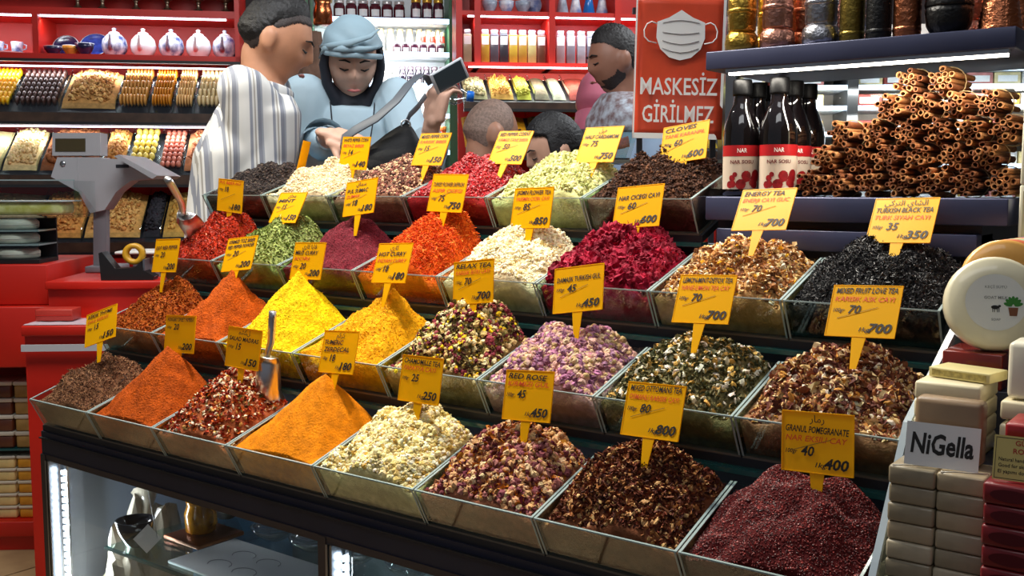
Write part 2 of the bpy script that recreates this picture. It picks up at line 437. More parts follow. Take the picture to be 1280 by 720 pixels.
def raw_mesh(name, V, LI, LS, C, m, smooth=True):
    me = bpy.data.meshes.new(name)
    me.vertices.add(len(V)); me.vertices.foreach_set('co', V.astype(np.float32).ravel())
    me.loops.add(len(LI)); me.loops.foreach_set('vertex_index', LI.astype(np.int32))
    me.polygons.add(len(LS)); me.polygons.foreach_set('loop_start', LS.astype(np.int32))
    me.update(calc_edges=True)
    me.polygons.foreach_set('use_smooth', np.full(len(LS), smooth))
    at = me.color_attributes.new('Col', 'FLOAT_COLOR', 'POINT')
    at.data.foreach_set('color', np.concatenate([C, np.ones((len(C), 1))], 1).astype(np.float32).ravel())
    me.materials.append(m); me.validate(); return me
def powder_mat(name, col, var=.2, bump=.4, vs_=60, bs=260, rough=.85):
    return mat(name, col, rough, var=var, vscale=vs_, bump=bump, bscale=bs, spec=.15)
M_piece = vcol('piece_dry', .72, spec=.25)
M_glossy = vcol('piece_glossy', .42, spec=.5)
HEAPS = {}
def heap(i, j, name, label, bin_label, base, pieces=(), nx=56, ny=44, glossy=False, bump=.4, cat='spice', powder_bs=260, **kw):
    place_bin(i, j, bin_label)
    h = Heap(i, j, **kw); HEAPS[(i, j)] = h
    r = np.random.default_rng(100 + i * 10 + j)
    if pieces and max(q[2] for q in pieces) > .002:      # the bed is the same stuff as the pieces on it
        wts = [(c, w * q[1] / sum(k[1] for k in q[4])) for q in pieces for c, w in q[4]]; tw = sum(w for _, w in wts)
        base = tuple(sum(c[a] * w for c, w in wts) / tw for a in range(3))
    vs, fs = h.surface(nx, ny)
    root = MB().add(vs.tolist(), fs, True).build(name, powder_mat('mound_' + name, base, bump=bump, bs=powder_bs), None, h.loc())
    tag(root, label, cat, 'spice heaps in the glass bins', 'stuff')
    G = []
    for (shape, n, size, flat, pal) in pieces:
        nv = 6
        for k in range(nv):
            m_ = max(1, n // nv)
            bv, bf = SHAPES[shape](r)
            sz = size * np.exp(r.normal(0, .22, m_))
            mg = min(.02, size * 1.35 + .0045)
            p = heap_points(h, m_, mg, r, lift=size * .12)
            rot = rotmats(m_, flat, r)
            v = np.einsum('nij,mj->nmi', rot, bv) * sz[:, None, None] + p[:, None, :]
            G.append((v, bf, palette_cols(pal, m_, r)))
    if G:
        V, LI, LS, C = join_pieces(G)
        o = obj('pieces', raw_mesh('pieces', V, LI, LS, C, M_glossy if glossy else M_piece, False), root); o['kind'] = 'stuff'
    return root
GB = 'clear glass bin full of '
# front row
heap(0, 0, 'dried_herb_heap', 'brown crumbled dried herb heap beside the paprika at the stand end', GB + 'brown dried herb', (70, 44, 28),
     [('stick', 4200, .0042, .35, [((132, 90, 60), 3), ((96, 60, 40), 3), ((172, 126, 88), 1.5), ((60, 40, 32), 1)])], dz=.085, ay=.125, ax=.55, q=3.5)
heap(0, 1, 'paprika_heap', 'burnt-orange ground paprika piled to a point', GB + 'burnt-orange paprika', (172, 72, 3), nx=110, ny=90, pieces=[('chip', 2600, .0010, None, [((186, 84, 8), 3), ((150, 58, 2), 2)])], dz=.141, ax=.57, ay=.106, prof='cone', q=3.4, rough=.0014, bump=.9,
     dents=((.42, .085, .012, .004), (.66, .06, .010, .003)))
heap(0, 2, 'spice_flake_heap', 'red and white flake seasoning mix with a steel scoop in it', GB + 'red and white flakes', (120, 44, 20),
     [('flake', 1500, .0050, .35, [((170, 52, 22), 4), ((205, 95, 25), 2), ((120, 30, 18), 2), ((90, 80, 30), 1)]), ('chip', 420, .0050, None, [((245, 225, 190), 4), ((225, 170, 90), 1)])], dz=.112, ax=.56, q=3)
heap(0, 3, 'turmeric_heap', 'deep orange ground turmeric piled to a smooth peak', GB + 'deep orange turmeric', (214, 124, 2), nx=110, ny=90, pieces=[('chip', 1400, .0008, None, [((226, 140, 8), 3), ((200, 110, 2), 2)])], dz=.132, ax=.64, ay=.106, prof='cone', q=3.6, rough=.0008, bump=.5)
heap(0, 4, 'chamomile_heap', 'pale cream dried chamomile heads', GB + 'chamomile heads', (120, 100, 50),
     [('bead', 4600, .0037, None, [((238, 222, 165), 5), ((215, 190, 115), 3), ((250, 242, 215), 2), ((190, 150, 60), 1), ((140, 120, 70), 1)]), ('flake', 1200, .0036, .6, [((230, 215, 170), 3), ((160, 150, 90), 1)])], dz=.096, ax=.62, q=3, cat='herbal tea')
heap(0, 5, 'rose_mix_heap', 'mixed rose tea of tan buds, orange petals and purple bits', GB + 'mixed rose tea', (84, 40, 34),
     [('bud', 1000, .0050, None, [((204, 158, 108), 4), ((170, 108, 100), 2), ((226, 194, 148), 2), ((126, 62, 70), 2)]), ('flake', 2300, .0058, .5, [((120, 40, 60), 3), ((205, 130, 40), 3), ((90, 40, 40), 3), ((190, 140, 100), 2)])], dz=.092, q=3, cat='herbal tea', ax=.56)
heap(0, 6, 'ottoman_tea_heap', 'dark brown mixed tea with bark chips and pale seeds', GB + 'dark brown mixed tea', (60, 30, 20),
     [('flake', 3400, .0050, .45, [((104, 52, 34), 4), ((72, 34, 28), 4), ((156, 98, 56), 2.4), ((124, 62, 42), 3)]), ('chip', 700, .0048, None, [((214, 170, 112), 3), ((176, 118, 66), 2)]), ('stick', 240, .008, .3, [((120, 70, 40), 1), ((70, 36, 24), 1)])], dz=.094, q=3, cat='herbal tea', ax=.5)
heap(0, 7, 'pomegranate_granule_heap', 'dark red granulated pomegranate in fine grains', GB + 'dark red granules', (78, 18, 20),
     [('bead', 9000, .0011, None, [((112, 28, 28), 4), ((72, 16, 20), 4), ((170, 70, 64), 1)])], nx=100, ny=80, dz=.087, ax=.56, q=2.6, rough=.0022, prof='flat', dents=((.62, .125, .018, .008), (.80, .09, .014, .005)), glossy=True)
# second row
heap(1, 0, 'pepper_flake_heap', 'orange-brown coarse pepper flakes with a scooped hollow at the top', GB + 'orange-brown pepper flakes', (150, 70, 14),
     [('flake', 5200, .0026, .4, [((176, 86, 18), 4), ((130, 52, 12), 3), ((205, 130, 50), 1)])], dz=.118, ax=.66, q=2.6, prof='cone', dents=((.55, .10, .022, .022),), bump=.6)
heap(1, 1, 'red_pepper_powder_heap', 'rust-orange ground pepper heap with a dented shoulder', GB + 'rust-orange ground pepper', (180, 76, 5), nx=110, ny=90, pieces=[('chip', 2600, .0011, None, [((196, 92, 14), 3), ((156, 62, 4), 2)])], dz=.138, ax=.62, ay=.106, prof='cone', q=3.2, rough=.0020, bump=.9, dents=((.34, .085, .020, .012),))
heap(1, 2, 'yellow_curry_heap', 'bright lemon-yellow curry powder peak', GB + 'bright yellow curry powder', (244, 200, 8), nx=110, ny=90, pieces=[('chip', 3400, .0014, None, [((250, 216, 20), 3), ((232, 190, 6), 2)])], dz=.145, ax=.56, ay=.106, prof='cone', q=3.4, rough=.0018, bump=.9, powder_bs=160)
heap(1, 3, 'golden_curry_heap', 'golden-yellow curry powder heap with a scooped crater', GB + 'golden-yellow curry powder', (226, 158, 4), nx=110, ny=90, pieces=[('chip', 3400, .0015, None, [((236, 178, 10), 3), ((212, 148, 4), 2)])], dz=.128, ax=.66, prof='cone', q=3.4, rough=.0030, bump=.9, powder_bs=150, dents=((.60, .125, .017, .024), (.42, .09, .014, .008)))
heap(1, 4, 'flower_tea_heap', 'mixed flower tea of dark petals and small yellow blossoms', GB + 'mixed flower tea', (66, 52, 30),
     [('bud', 760, .0044, None, [((150, 60, 70), 2), ((235, 215, 165), 3), ((110, 30, 45), 2), ((215, 185, 120), 2)]), ('flake', 3000, .0048, .6, [((120, 110, 60), 3), ((200, 180, 110), 3), ((90, 34, 44), 2), ((70, 60, 34), 2)]), ('bead', 200, .0040, None, [((250, 205, 30), 1)])], dz=.113, ax=.58, q=2.8, cat='herbal tea')
heap(1, 5, 'rosebud_bed', 'loose petals and buds beneath the pink rosebuds', GB + 'pink rosebuds', (120, 82, 84),
     [('bud', 1100, .0052, None, [((206, 160, 150), 3), ((178, 118, 150), 3), ((222, 192, 160), 2), ((140, 90, 100), 1)])], dz=.079, ax=.5, q=2.8, cat='herbal tea')
heap(1, 6, 'mint_tea_heap', 'grey-green lemon mint tea with white chips', GB + 'grey-green mint tea', (74, 66, 40),
     [('flake', 3400, .0046, .5, [((104, 100, 62), 4), ((72, 74, 46), 3), ((170, 160, 120), 2), ((196, 160, 90), 1)]), ('chip', 330, .0064, None, [((240, 232, 212), 3), ((205, 160, 80), 2)])], dz=.088, ax=.52, q=2.9, cat='herbal tea')
heap(1, 7, 'fruit_tea_heap', 'mixed dried fruit tea with brown, ochre and white chunks', GB + 'mixed fruit tea', (86, 44, 26),
     [('chip', 1900, .0060, None, [((156, 96, 58), 4), ((104, 56, 44), 4), ((222, 184, 126), 3.4), ((242, 230, 206), 2.2), ((206, 144, 66), 1)]), ('flake', 900, .0078, .5, [((136, 78, 50), 3), ((96, 50, 42), 3), ((224, 196, 148), 2.4)])], dz=.087, ax=.52, q=2.9, cat='herbal tea')
# third row
heap(2, 0, 'chilli_flake_heap', 'bright red chilli flakes', GB + 'bright red chilli flakes', (150, 30, 8),
     [('flake', 5200, .0026, .4, [((186, 46, 14), 4), ((150, 26, 10), 4), ((205, 100, 50), 1)])], dz=.108, ax=.66, q=2.6, bump=.6, glossy=True)
heap(2, 1, 'green_herb_heap', 'sage-green cut herb heap', GB + 'sage-green herb', (104, 112, 52),
     [('flake', 4600, .0032, .5, [((150, 162, 88), 4), ((112, 126, 60), 3), ((190, 196, 130), 2)])], dz=.104, ax=.62, q=2.8, cat='herb')
heap(2, 2, 'sumac_heap', 'dark wine-purple ground sumac', GB + 'dark purple sumac', (112, 32, 44),
     [('bead', 6000, .0009, None, [((128, 40, 52), 3), ((90, 24, 36), 2)])], nx=90, ny=70, dz=.112, ax=.50, q=2.5, rough=.002, bump=.6, prof='cone')
heap(2, 3, 'safflower_heap', 'vivid orange safflower threads in a tall mound', GB + 'vivid orange threads', (196, 74, 6),
     [('stick', 6500, .0050, .35, [((226, 96, 14), 4), ((200, 66, 8), 4), ((245, 150, 60), 1)])], dz=.120, ax=.64, q=2.6, bump=.6)
heap(2, 4, 'jasmine_heap', 'cream-white dried jasmine buds', GB + 'cream-white jasmine buds', (150, 128, 84),
     [('seed', 4200, .0047, None, [((246, 236, 205), 5), ((226, 206, 160), 3), ((196, 170, 110), 1)])], dz=.094, ax=.54, q=3, cat='herbal tea')
heap(2, 5, 'magenta_petal_bed', 'crumbled magenta petals beneath the dried flowers', GB + 'magenta dried flowers', (120, 8, 36),
     [('flake', 1200, .006, .6, [((170, 16, 52), 3), ((120, 8, 38), 3)])], dz=.088, ax=.56, q=2.8, cat='herbal tea')
heap(2, 6, 'energy_tea_heap', 'tan and ivory chopped energy tea with yellow bits', GB + 'tan and ivory chopped tea', (130, 84, 44),
     [('chip', 2100, .0050, None, [((196, 140, 78), 4), ((226, 190, 130), 3), ((245, 232, 205), 2), ((130, 80, 46), 3), ((230, 170, 30), .7)]), ('flake', 900, .0060, .5, [((176, 120, 70), 3), ((220, 185, 130), 2), ((110, 66, 40), 2)])], dz=.077, ax=.56, q=2.9, cat='herbal tea')
heap(2, 7, 'black_tea_heap', 'black curled tea leaves in a broad mound', GB + 'black tea leaves', (20, 19, 20),
     [('stick', 5200, .0050, .5, [((34, 33, 36), 4), ((20, 19, 22), 4), ((60, 58, 60), 1)]), ('flake', 1400, .0040, .5, [((32, 31, 34), 3), ((48, 46, 48), 1)])], dz=.088, ax=.54, q=2.9, glossy=True, cat='tea')
# back row
heap(3, 0, 'black_pepper_heap', 'dark brown peppercorns at the left end of the back row', GB + 'dark brown peppercorns', (36, 28, 26),
     [('bead', 3600, .0026, None, [((60, 48, 44), 3), ((36, 28, 28), 4), ((90, 76, 66), 1)])], dz=.074, ax=.60, q=3, fill=-.002)
heap(3, 1, 'white_pepper_heap', 'pale beige white peppercorns', GB + 'pale white peppercorns', (170, 148, 112),
     [('bead', 4000, .0026, None, [((226, 206, 168), 4), ((202, 176, 134), 3), ((240, 228, 200), 1)])], dz=.082, ax=.56, q=3, fill=-.002)
heap(3, 2, 'mixed_pepper_heap', 'speckled brown, cream and pink mixed peppercorns', GB + 'speckled mixed peppercorns', (96, 62, 48),
     [('bead', 3400, .0029, None, [((214, 180, 140), 3), ((110, 66, 52), 4), ((70, 44, 38), 3), ((170, 110, 96), 2)])], dz=.082, ax=.60, q=3, fill=-.002)
heap(3, 3, 'red_pepper_heap', 'crimson-red peppercorns', GB + 'crimson peppercorns', (120, 14, 18),
     [('bead', 3600, .0028, None, [((176, 26, 34), 4), ((136, 14, 22), 4), ((205, 70, 70), 1)])], dz=.080, ax=.60, q=3, fill=-.002, glossy=True)
heap(3, 4, 'cardamom_heap', 'pale green cardamom pods', GB + 'pale green cardamom pods', (120, 116, 60),
     [('pod', 1900, .0060, .6, [((206, 204, 140), 4), ((178, 180, 112), 3), ((225, 220, 170), 2)])], dz=.082, ax=.58, q=3, fill=-.002)
heap(3, 5, 'clove_heap', 'dark brown whole cloves', GB + 'dark brown cloves', (44, 26, 18),
     [('clove', 2600, .0058, .6, [((84, 52, 36), 4), ((56, 34, 26), 4), ((116, 76, 52), 1)])], dz=.082, ax=.52, q=3, fill=-.002)

# single dried flowers that can be picked out of two heaps
def individuals(key, name, label, cat, group, meshes, n, size, mind, seed):
    h = HEAPS[key]; r = np.random.default_rng(seed); pts = []
    for _ in range(9000):
        mg = size * 1.5; x = r.uniform(mg, W - mg); y = r.uniform(mg + .004, BD - mg)
        z = float(h.z(np.array([x]), np.array([y]))[0]) + size * .35
        p = np.array([x, y, z])
        if all(np.sum((p - q) ** 2) > mind ** 2 for q in pts): pts.append(p)
        if len(pts) >= n: break
    for k, p in enumerate(pts):
        o = obj(name, meshes[k % len(meshes)], None, h.loc() + Vector(p.tolist()), tuple(r.uniform(0, 6.28, 3)))
        s = size * float(np.exp(r.normal(0, .16))); o.scale = (s, s, s)
        tag(o, label, cat, group)
r = np.random.default_rng(5)
def ruffle(r, cols):
    v, f = ICO1; d = 1 + .40 * np.sin(v @ r.normal(0, 5.5, 3) + r.uniform(0, 6)) * np.sin(v @ r.normal(0, 5, 3)) + .16 * np.sin(v @ r.normal(0, 11, 3)) + r.uniform(-.12, .12, (len(v), 1))[:, 0]
    v2 = v * d[:, None] * np.array([1, .8, .75])
    c = np.repeat(palette_cols(cols, 1, r), len(v), 0)
    V, LI, LS, _ = join_pieces([(v2[None], f, np.zeros((1, 3)))])
    return raw_mesh('dried_flower', V, LI, LS, np.clip(c, 0, 1), M_piece, False)
individuals((2, 5), 'dried_flower', 'crinkled magenta dried flower in the bright pink-red heap', 'dried flower', 'magenta dried flowers',
            [ruffle(r, [((160, 14, 52), 4), ((126, 6, 38), 3), ((190, 50, 80), 1)]) for _ in range(10)], 182, .0122, .0098, 3)
def budmesh(r):
    v, f = sh_bud(r); base = palette_cols([((170, 122, 152), 3), ((206, 168, 152), 3), ((222, 194, 166), 2), ((128, 80, 108), 2)], 1, r)[0]
    c = np.where(v[:, 2:3] < -.5, np.array(lin((190, 160, 110))), base) * r.uniform(.85, 1.1, (len(v), 1))
    V, LI, LS, _ = join_pieces([(v[None], f, np.zeros((1, 3)))])
    return raw_mesh('dried_rosebud', V, LI, LS, np.clip(c, 0, 1), M_piece, False)
individuals((1, 5), 'dried_rosebud', 'small dried rosebud in the pale pink heap', 'dried rosebud', 'pink rosebuds',
            [budmesh(r) for _ in range(14)], 290, .0064, .0080, 8)

# ------------------------------------------------------------------ price tags
M_card = card_mat('tag_yellow', (248, 190, 4)); M_border = M_card
M_ink = mat('marker_black', (22, 18, 16), .6); M_red = mat('marker_red', (206, 74, 16), .6); M_gold = mat('pencil_line', (150, 110, 10), .7)
def price_tag(loc, ang, lines, red, small, big, stem=.045, label='', slash=True, w=.094, h=.075):
    yaw, lean, roll = [R(a) for a in ang]
    Mx = Matrix.Rotation(yaw, 4, 'Z') @ Matrix.Rotation(-lean, 4, 'X') @ Matrix.Rotation(-roll, 4, 'Y')
    t = .0007; a = .0085
    pts = [(-w / 2, -h / 2), (-a * 1.1, -h / 2), (-a * .5, -h / 2 - stem), (a * .5, -h / 2 - stem), (a * 1.1, -h / 2), (w / 2, -h / 2), (w / 2, h / 2), (-w / 2, h / 2)]
    o = MB().prism(pts, 'y', -t, t).build('price_tag', M_card)
    o.matrix_world = Matrix.Translation(loc) @ Mx
    tag(o, label, 'price tag', 'yellow price tags')
    b = MB(); e = .0012
    b.box(-w / 2, w / 2, -t - .0006, -t, h / 2 - e, h / 2).box(-w / 2, w / 2, -t - .0006, -t, -h / 2, -h / 2 + e)
    b.box(-w / 2, -w / 2 + e, -t - .0006, -t, -h / 2, h / 2).box(w / 2 - e, w / 2, -t - .0006, -t, -h / 2, h / 2)
    b.build('border', M_border, o)
    y = -t - .0008; k = MB(); zz = h / 2 - .0125; rr = MB()
    for s in lines:
        if s.startswith('*'): text_into(k, s[1:], 0, zz, None, .0125, y, .0, .004, 0, 'CENTER')
        else: text_into(k, s, -w * .44, zz, min(w * .88, .0062 * len(s) + .008), .0112, y, .22, .022, r_tag.uniform(-.03, .03))
        zz -= .0125
    if red: text_into(rr, red, -w * .44, zz + .001, min(w * .86, .0056 * len(red) + .008), .0100, y, .22, .010); zz -= .0125
    text_into(k, '100gr', -w * .44, zz - .002, .016, .0075, y, .25, .014)
    text_into(k, small, -w * .22, zz - .004, None, .0170, y, .22, .02)
    text_into(k, '1kg.', -w * .02, -h / 2 + .008, .016, .0085, y, .25, .012)
    text_into(k, big, w * .44 - .0105 * len(big), -h / 2 + .007, .0105 * len(big), .0180, y, .22, .03)
    k.build('lettering', M_ink, o)
    if rr.v: rr.build('red_lettering', M_red, o)
    if slash:
        MB().add([(-w * .36, y, -h * .16), (-w * .36, y, -h * .145), (w * .2, y, h * .08), (w * .2, y, h * .065)], [(0, 3, 2, 1)]).build('pencil_stroke', M_gold, o)
    return o
r_tag = random.Random(3)
TL = 'yellow price tag reading '
TAGS = [
 ((.112, .105, 1.006), (4, 22, 20), ['KEKIK THYME'], 'DAG KEKIGI', '15', '150', 'yellow price tag 150 stuck in the brown dried herb', False),
 ((.356, .128, 1.0065), (1, 9, 3), ['HUNGARY SWEET PAPRIKA'], None, '20', '200', 'yellow price tag 200 half sunk behind the paprika peak', False),
 ((.582, .105, 1.002), (1, 9, -1), ['*\uFEE3\uFEB8\uFEDC\uFEDE', 'SALAD MADRAS'], None, '15', '150', 'yellow price tag 150 above the red and white flakes', False),
 ((.812, .127, 1.0145), (-6, 16, 4), ['*\uFEE2\uFEDB\uFEAE\uFEDB', 'TUMERIC', '  ZERDECAL'], None, '18', '180', TL + 'TUMERIC above the deep orange peak', False),
 ((1.022, .105, .993), (-5, 12, 2), ['CHAMOMILLE TEA'], 'PAPATYA CAYI', '25', '250', TL + 'CHAMOMILLE TEA', False),
 ((1.235, .105, .993), (-6, 14, 5), ['   RED ROSE'], '  KIRMIZI GUL', '45', '450', TL + 'RED ROSE', False),
 ((1.445, .105, .998), (-6, 19, 3), ['MIXED OTTOMANS TEA'], 'OSMANLI KARISIK CAYI', '80', '800', TL + 'MIXED OTTOMANS TEA', True),
 ((1.674, .105, .988), (-5, 6, 4), ['*\uFEAD\uFE8E\uFEE3\uFEAD', 'GRANUL POMEGRANATE'], 'NAR EKSILI CAY', '40', '400', TL + 'GRANUL POMEGRANATE', True),
 ((.129, .258, 1.148), (-3, 13, 3), ['', 'ISOT RED PEPPER'], None, '20', '200', 'yellow price tag 200 over the orange-brown pepper flakes', False),
 ((.358, .2785, 1.1595), (-1, 23, 7), ['KIRMIZI TOZ BIBER', 'RED PEPPER POWDER'], None, '20', '200', 'yellow price tag 200 over the rust-orange ground pepper', True),
 ((.563, .2835, 1.1535), (-3, 15, 2), ['*\uFEF1\uFEAD\uFE8E\uFEDB \uFE8E\uFEF4\uFE8E\uFED3', 'MILD CURRY'], '   KORI', '20', '200', 'yellow price tag 200 behind the bright lemon-yellow peak', False),
 ((.817, .258, 1.162), (-7, 19, 3), ['*\uFEF1\uFEAD\uFE8E\uFEDB', '  HOT CURRY'], ' INDIAN CURRY', '18', '180', TL + 'HOT CURRY over the golden crater', True),
 ((1.007, .258, 1.138), (-5, 10, 7), ['   RELAX TEA'], 'KARISIK BITKI CAYI', '70', '700', TL + 'RELAX TEA', True),
 ((1.222, .258, 1.139), (-2, 17, 9), ['', 'DAMASK TURKISH GUL'], None, '45', '450', 'yellow price tag 450 above the pink rosebuds', True),
 ((1.442, .258, 1.137), (-5, 24, 3), ['LEMON-MINT-DETOX TEA'], 'NANE-LIMON TEA CAY', '70', '700', TL + 'LEMON-MINT-DETOX TEA', True),
 ((1.675, .258, 1.136), (-4, 29, 3), ['MIXED FRUIT LOVE TEA'], 'KARISIK ASK CAYI', '70', '700', TL + 'MIXED FRUIT LOVE TEA', True),
 ((.158, .414, 1.279), (-2, 3, -4), [], 'PUL BIBER ACI', '18', '180', 'yellow price tag 180 behind the red chilli flakes', True),
 ((.357, .414, 1.254), (-4, 29, 1), ['*\uFEEF\uFEE0\uFEA4\uFEE3', '    MINT'], None, '15', '150', 'yellow price tag 150 stuck in the sage-green herb', True),
 ((.58, .414, 1.278), (-4, 17, 7), ['*\uFED5\uFE8E\uFEE4\uFEB3', 'PUL SUMAC'], ' SUMAK', '18', '180', TL + 'PUL SUMAC', True),
 ((.817, .414, 1.288), (-4, 15, -1), ['', 'TURKEY FLOWER SAFFRON'], '  ASPIR CICEGI', '75', '750', TL + 'TURKEY FLOWER SAFFRON', True),
 ((1.018, .414, 1.262), (-6, 13, 2), ['JASMIN FLOWER TEA'], 'YASEMIN CICEK CAYI', '85', '850', TL + 'JASMIN FLOWER TEA', True),
 ((1.233, .424, 1.267), (-5, 20, 5), ['', 'NAR CICEGI CAYI'], None, '60', '600', TL + 'NAR CICEGI CAYI over the magenta flowers', True),
 ((1.464, .414, 1.265), (-7, 32, 3), ['ENERGY TEA'], 'ENERJI CAYI GUC', '70', '700', TL + 'ENERGY TEA', True),
 ((1.672, .424, 1.252), (-6, 32, 2), ['*\uFEF2\uFEDB\uFEAE\uFE98\uFEDF\uFE8D \uFEF1\uFE8E\uFEB8\uFEDF\uFE8D', 'TURKISH BLACK TEA'], '  TURK SIYAH CAYI', '35', '350', TL + 'TURKISH BLACK TEA', False),
 ((.25, .557, 1.370), (-52, 14, 0), [], 'KARABIBER', '14', '140', 'yellow price tag seen edge-on in the dark peppercorns', False),
 ((.42, .557, 1.375), (-3, 11, -2), ['WHITE PEPPER CORN'], 'BEYAZ BIBER', '14', '140', TL + 'WHITE PEPPER CORN', True),
 ((.65, .557, 1.379), (-5, 24, -1), ['MIXED PEPPER CORN'], 'KARISIK BIBER', '15', '150', TL + 'MIXED PEPPER CORN', True),
 ((.861, .557, 1.378), (-6, 28, -2), ['RED PEPPER CORNS'], 'KIRMIZI TANE BIBER', '50', '500', TL + 'RED PEPPER CORNS', True),
 ((1.071, .557, 1.379), (-8, 26, 0), ['*\uFEDE\uFEF4\uFEEB', 'HALF CARDAMOM'], None, '75', '750', TL + 'HALF CARDAMOM', False),
 ((1.249, .557, 1.378), (-5, 23, 8), ['   CLOVES'], 'TANE KARANFIL', '60', '600', TL + 'CLOVES', True),
]
for loc, ang, lines, red, small, big, label, sl in TAGS:
    price_tag(loc, ang, lines, red, small, big, label=label, slash=sl)

# ------------------------------------------------------------------ scoops
def scoop(label, loc, rot, s=1.0):
    t = thing('metal_scoop', label, 'scoop', loc); t.rotation_euler = rot; t.scale = (s, s, s)
    n = 12; vs = []; fs = []
    prof = [(0, .024), (.012, .031), (.07, .033), (.098, .031)]
    for off in (0, -.0012):
        for (y, rr) in prof:
            for k in range(n + 1):
                a = PI + PI * k / n * 1.0
                lift = .5 * max(0, (y - .07)) * (1 if k in (0, n) else 0)
                vs.append(((rr + off) * math.cos(a), y, (rr + off) * math.sin(a) + lift))
    m = n + 1
    for o_ in (0, len(prof) * m):
        for i in range(len(prof) - 1):
            for k in range(n): fs.append((o_ + i * m + k, o_ + i * m + k + 1, o_ + (i + 1) * m + k + 1, o_ + (i + 1) * m + k))
    q = len(prof) * m
    fs += [tuple(range(m)), tuple(range(q, q + m))[::-1]]
    for i in range(len(prof) - 1): fs += [(i * m, (i + 1) * m, q + (i + 1) * m, q + i * m), (i * m + n, q + i * m + n, q + (i + 1) * m + n, (i + 1) * m + n)]
    MB().add(vs, fs, True).build('scoop_bowl', M_shine, t)
    MB().tube([(0, .004, -.012), (0, -.012, -.008), (0, -.03, 0), (0, -.085, .004), (0, -.098, .004)], [.007, .0075, .009, .0098, .009], 10, flat=(1, .75)).build('handle', M_shine, t)
    return t
M_shine = mat('polished_steel', (224, 224, 226), .30, 1)
scoop('steel scoop standing in the red and white flakes', (.629, .130, .990), (R(-85), R(8), R(0)), .86)
scoop('shiny steel scoop resting in the chilli flakes by the scale', (.082, .352, 1.243), (R(-42), R(14), R(10)), 1.12)

# ------------------------------------------------------------------ side shelf with bottles and cinnamon
M_shelf = mat('shelf_navy', (62, 66, 94), .38, .25, var=.06, vscale=14)
sh = thing('side_shelf', 'navy metal shelf with light strip beside the back row bins', 'shelf', (1.335, .47, 0))
SW = .468
MB().rbox(0, SW, 0, .30, 1.245, 1.284, .002).build('base_ledge', M_shelf, sh)
MB().rbox(.02, .428, .003, .10, 1.199, 1.232, .002).build('lower_ledge', M_shelf, sh)
MB().box(.01, .428, .03, .28, 1.200, 1.2455).build('support', M_dark, sh)
MB().rbox(-.004, SW, 0, .30, 1.492, 1.522, .002).build('shelf_board', M_shelf, sh)
for x in (.004, SW - .012): MB().box(x, x + .010, .280, .295, 1.284, 1.72).build('upright', M_dark, sh)
MB().box(.03, SW - .01, .004, .020, 1.486, 1.4925).build('light_channel', M_steel, sh)
MB().box(.035, SW - .012, .006, .018, 1.4825, 1.4865).build('led_strip', mat('led_warm', (255, 246, 228), .4, emit=14), sh)
MB().box(.02, SW - .012, .285, .289, 1.284, 1.492).build('back_glass', M_pane, sh)
lamp('shelf_led', 'AREA', (1.57, .490, 1.480), (1.57, .54, 1.2), 1.7, (1, .93, .80), .42, .012)

# bottles
M_bot = mat('bottle_dark_glass', (10, 7, 8), .06, spec=.8, coat=.5)
M_cap = mat('bottle_cap', (7, 7, 8), .45, spec=.12, bump=.1, bscale=300)
M_lred = mat('label_red', (176, 24, 30), .4); M_lcream = mat('label_cream', (214, 196, 176), .5); M_lwhite = mat('label_white', (240, 236, 230), .5)
M_lpic = mat('label_fruit', (150, 18, 26), .45, var=.3, vscale=90)
def arc_patch(r, z0, z1, a0, a1, n=16):
    vs = []
    for k in range(n + 1):
        a = a0 + (a1 - a0) * k / n; vs += [(r * math.cos(a), r * math.sin(a), z0), (r * math.cos(a), r * math.sin(a), z1)]
    return vs, [(2 * k, 2 * k + 2, 2 * k + 3, 2 * k + 1) for k in range(n)]
def wrap_text(mb, s, r, z, size, width=None, mid=-PI / 2, bold=.01, shear=0):
    t = MB(); text_into(t, s, 0, z, width, size, 0, shear, bold, 0, 'CENTER')
    mb.add([(r * math.cos(mid + v[0] / r), r * math.sin(mid + v[0] / r), v[2]) for v in t.v], t.f)
def bottle(label, loc, rz):
    b = thing('sauce_bottle', label, 'bottle', loc, rz, 'pomegranate sauce bottles on the side shelf')
    MB().lathe([(.024, 0), (.0295, .003), (.0305, .012), (.0305, .100), (.0285, .116), (.0200, .140), (.0145, .152), (.0135, .166), (.0145, .170), (.0145, .172)], 24).build('bottle_body', M_bot, b)
    MB().lathe([(.0155, .166), (.0160, .170), (.0160, .190), (.0148, .193)], 20).build('cap', M_cap, b)
    a0, a1 = -PI * .5 - 1.35, -PI * .5 + 1.35
    lb = MB().add(*arc_patch(.0308, .012, .066, a0, a1), True).build('label', M_lcream, b)
    MB().add(*arc_patch(.0310, .066, .084, a0, a1), True).build('label_band', M_lred, b)
    mb = MB(); rr = random.Random(4)
    for k in range(16):
        aa = -PI / 2 + rr.uniform(-.95, .95); zc = .030 + rr.uniform(-.012, .010); ra = rr.uniform(.004, .009)
        vs = [(.0311 * math.cos(aa), .0311 * math.sin(aa), zc)] + [(.0311 * math.cos(aa + ra / .031 * math.cos(q * PI / 5)), .0311 * math.sin(aa + ra / .031 * math.cos(q * PI / 5)), zc + ra * math.sin(q * PI / 5)) for q in range(10)]
        mb.add(vs, [(0, 1 + q, 1 + (q + 1) % 10) for q in range(10)])
    mb.build('fruit_print', M_lpic, lb)
    mb = MB(); wrap_text(mb, 'NAR SOSU', .0312, .054, .008, .040, bold=.02); mb.build('lettering', mat('label_ink', (110, 20, 24), .5), lb)
    mb = MB(); wrap_text(mb, 'NAR', .0313, .072, .010, .016, bold=.01); mb.build('lettering', M_lwhite, lb)
    return b
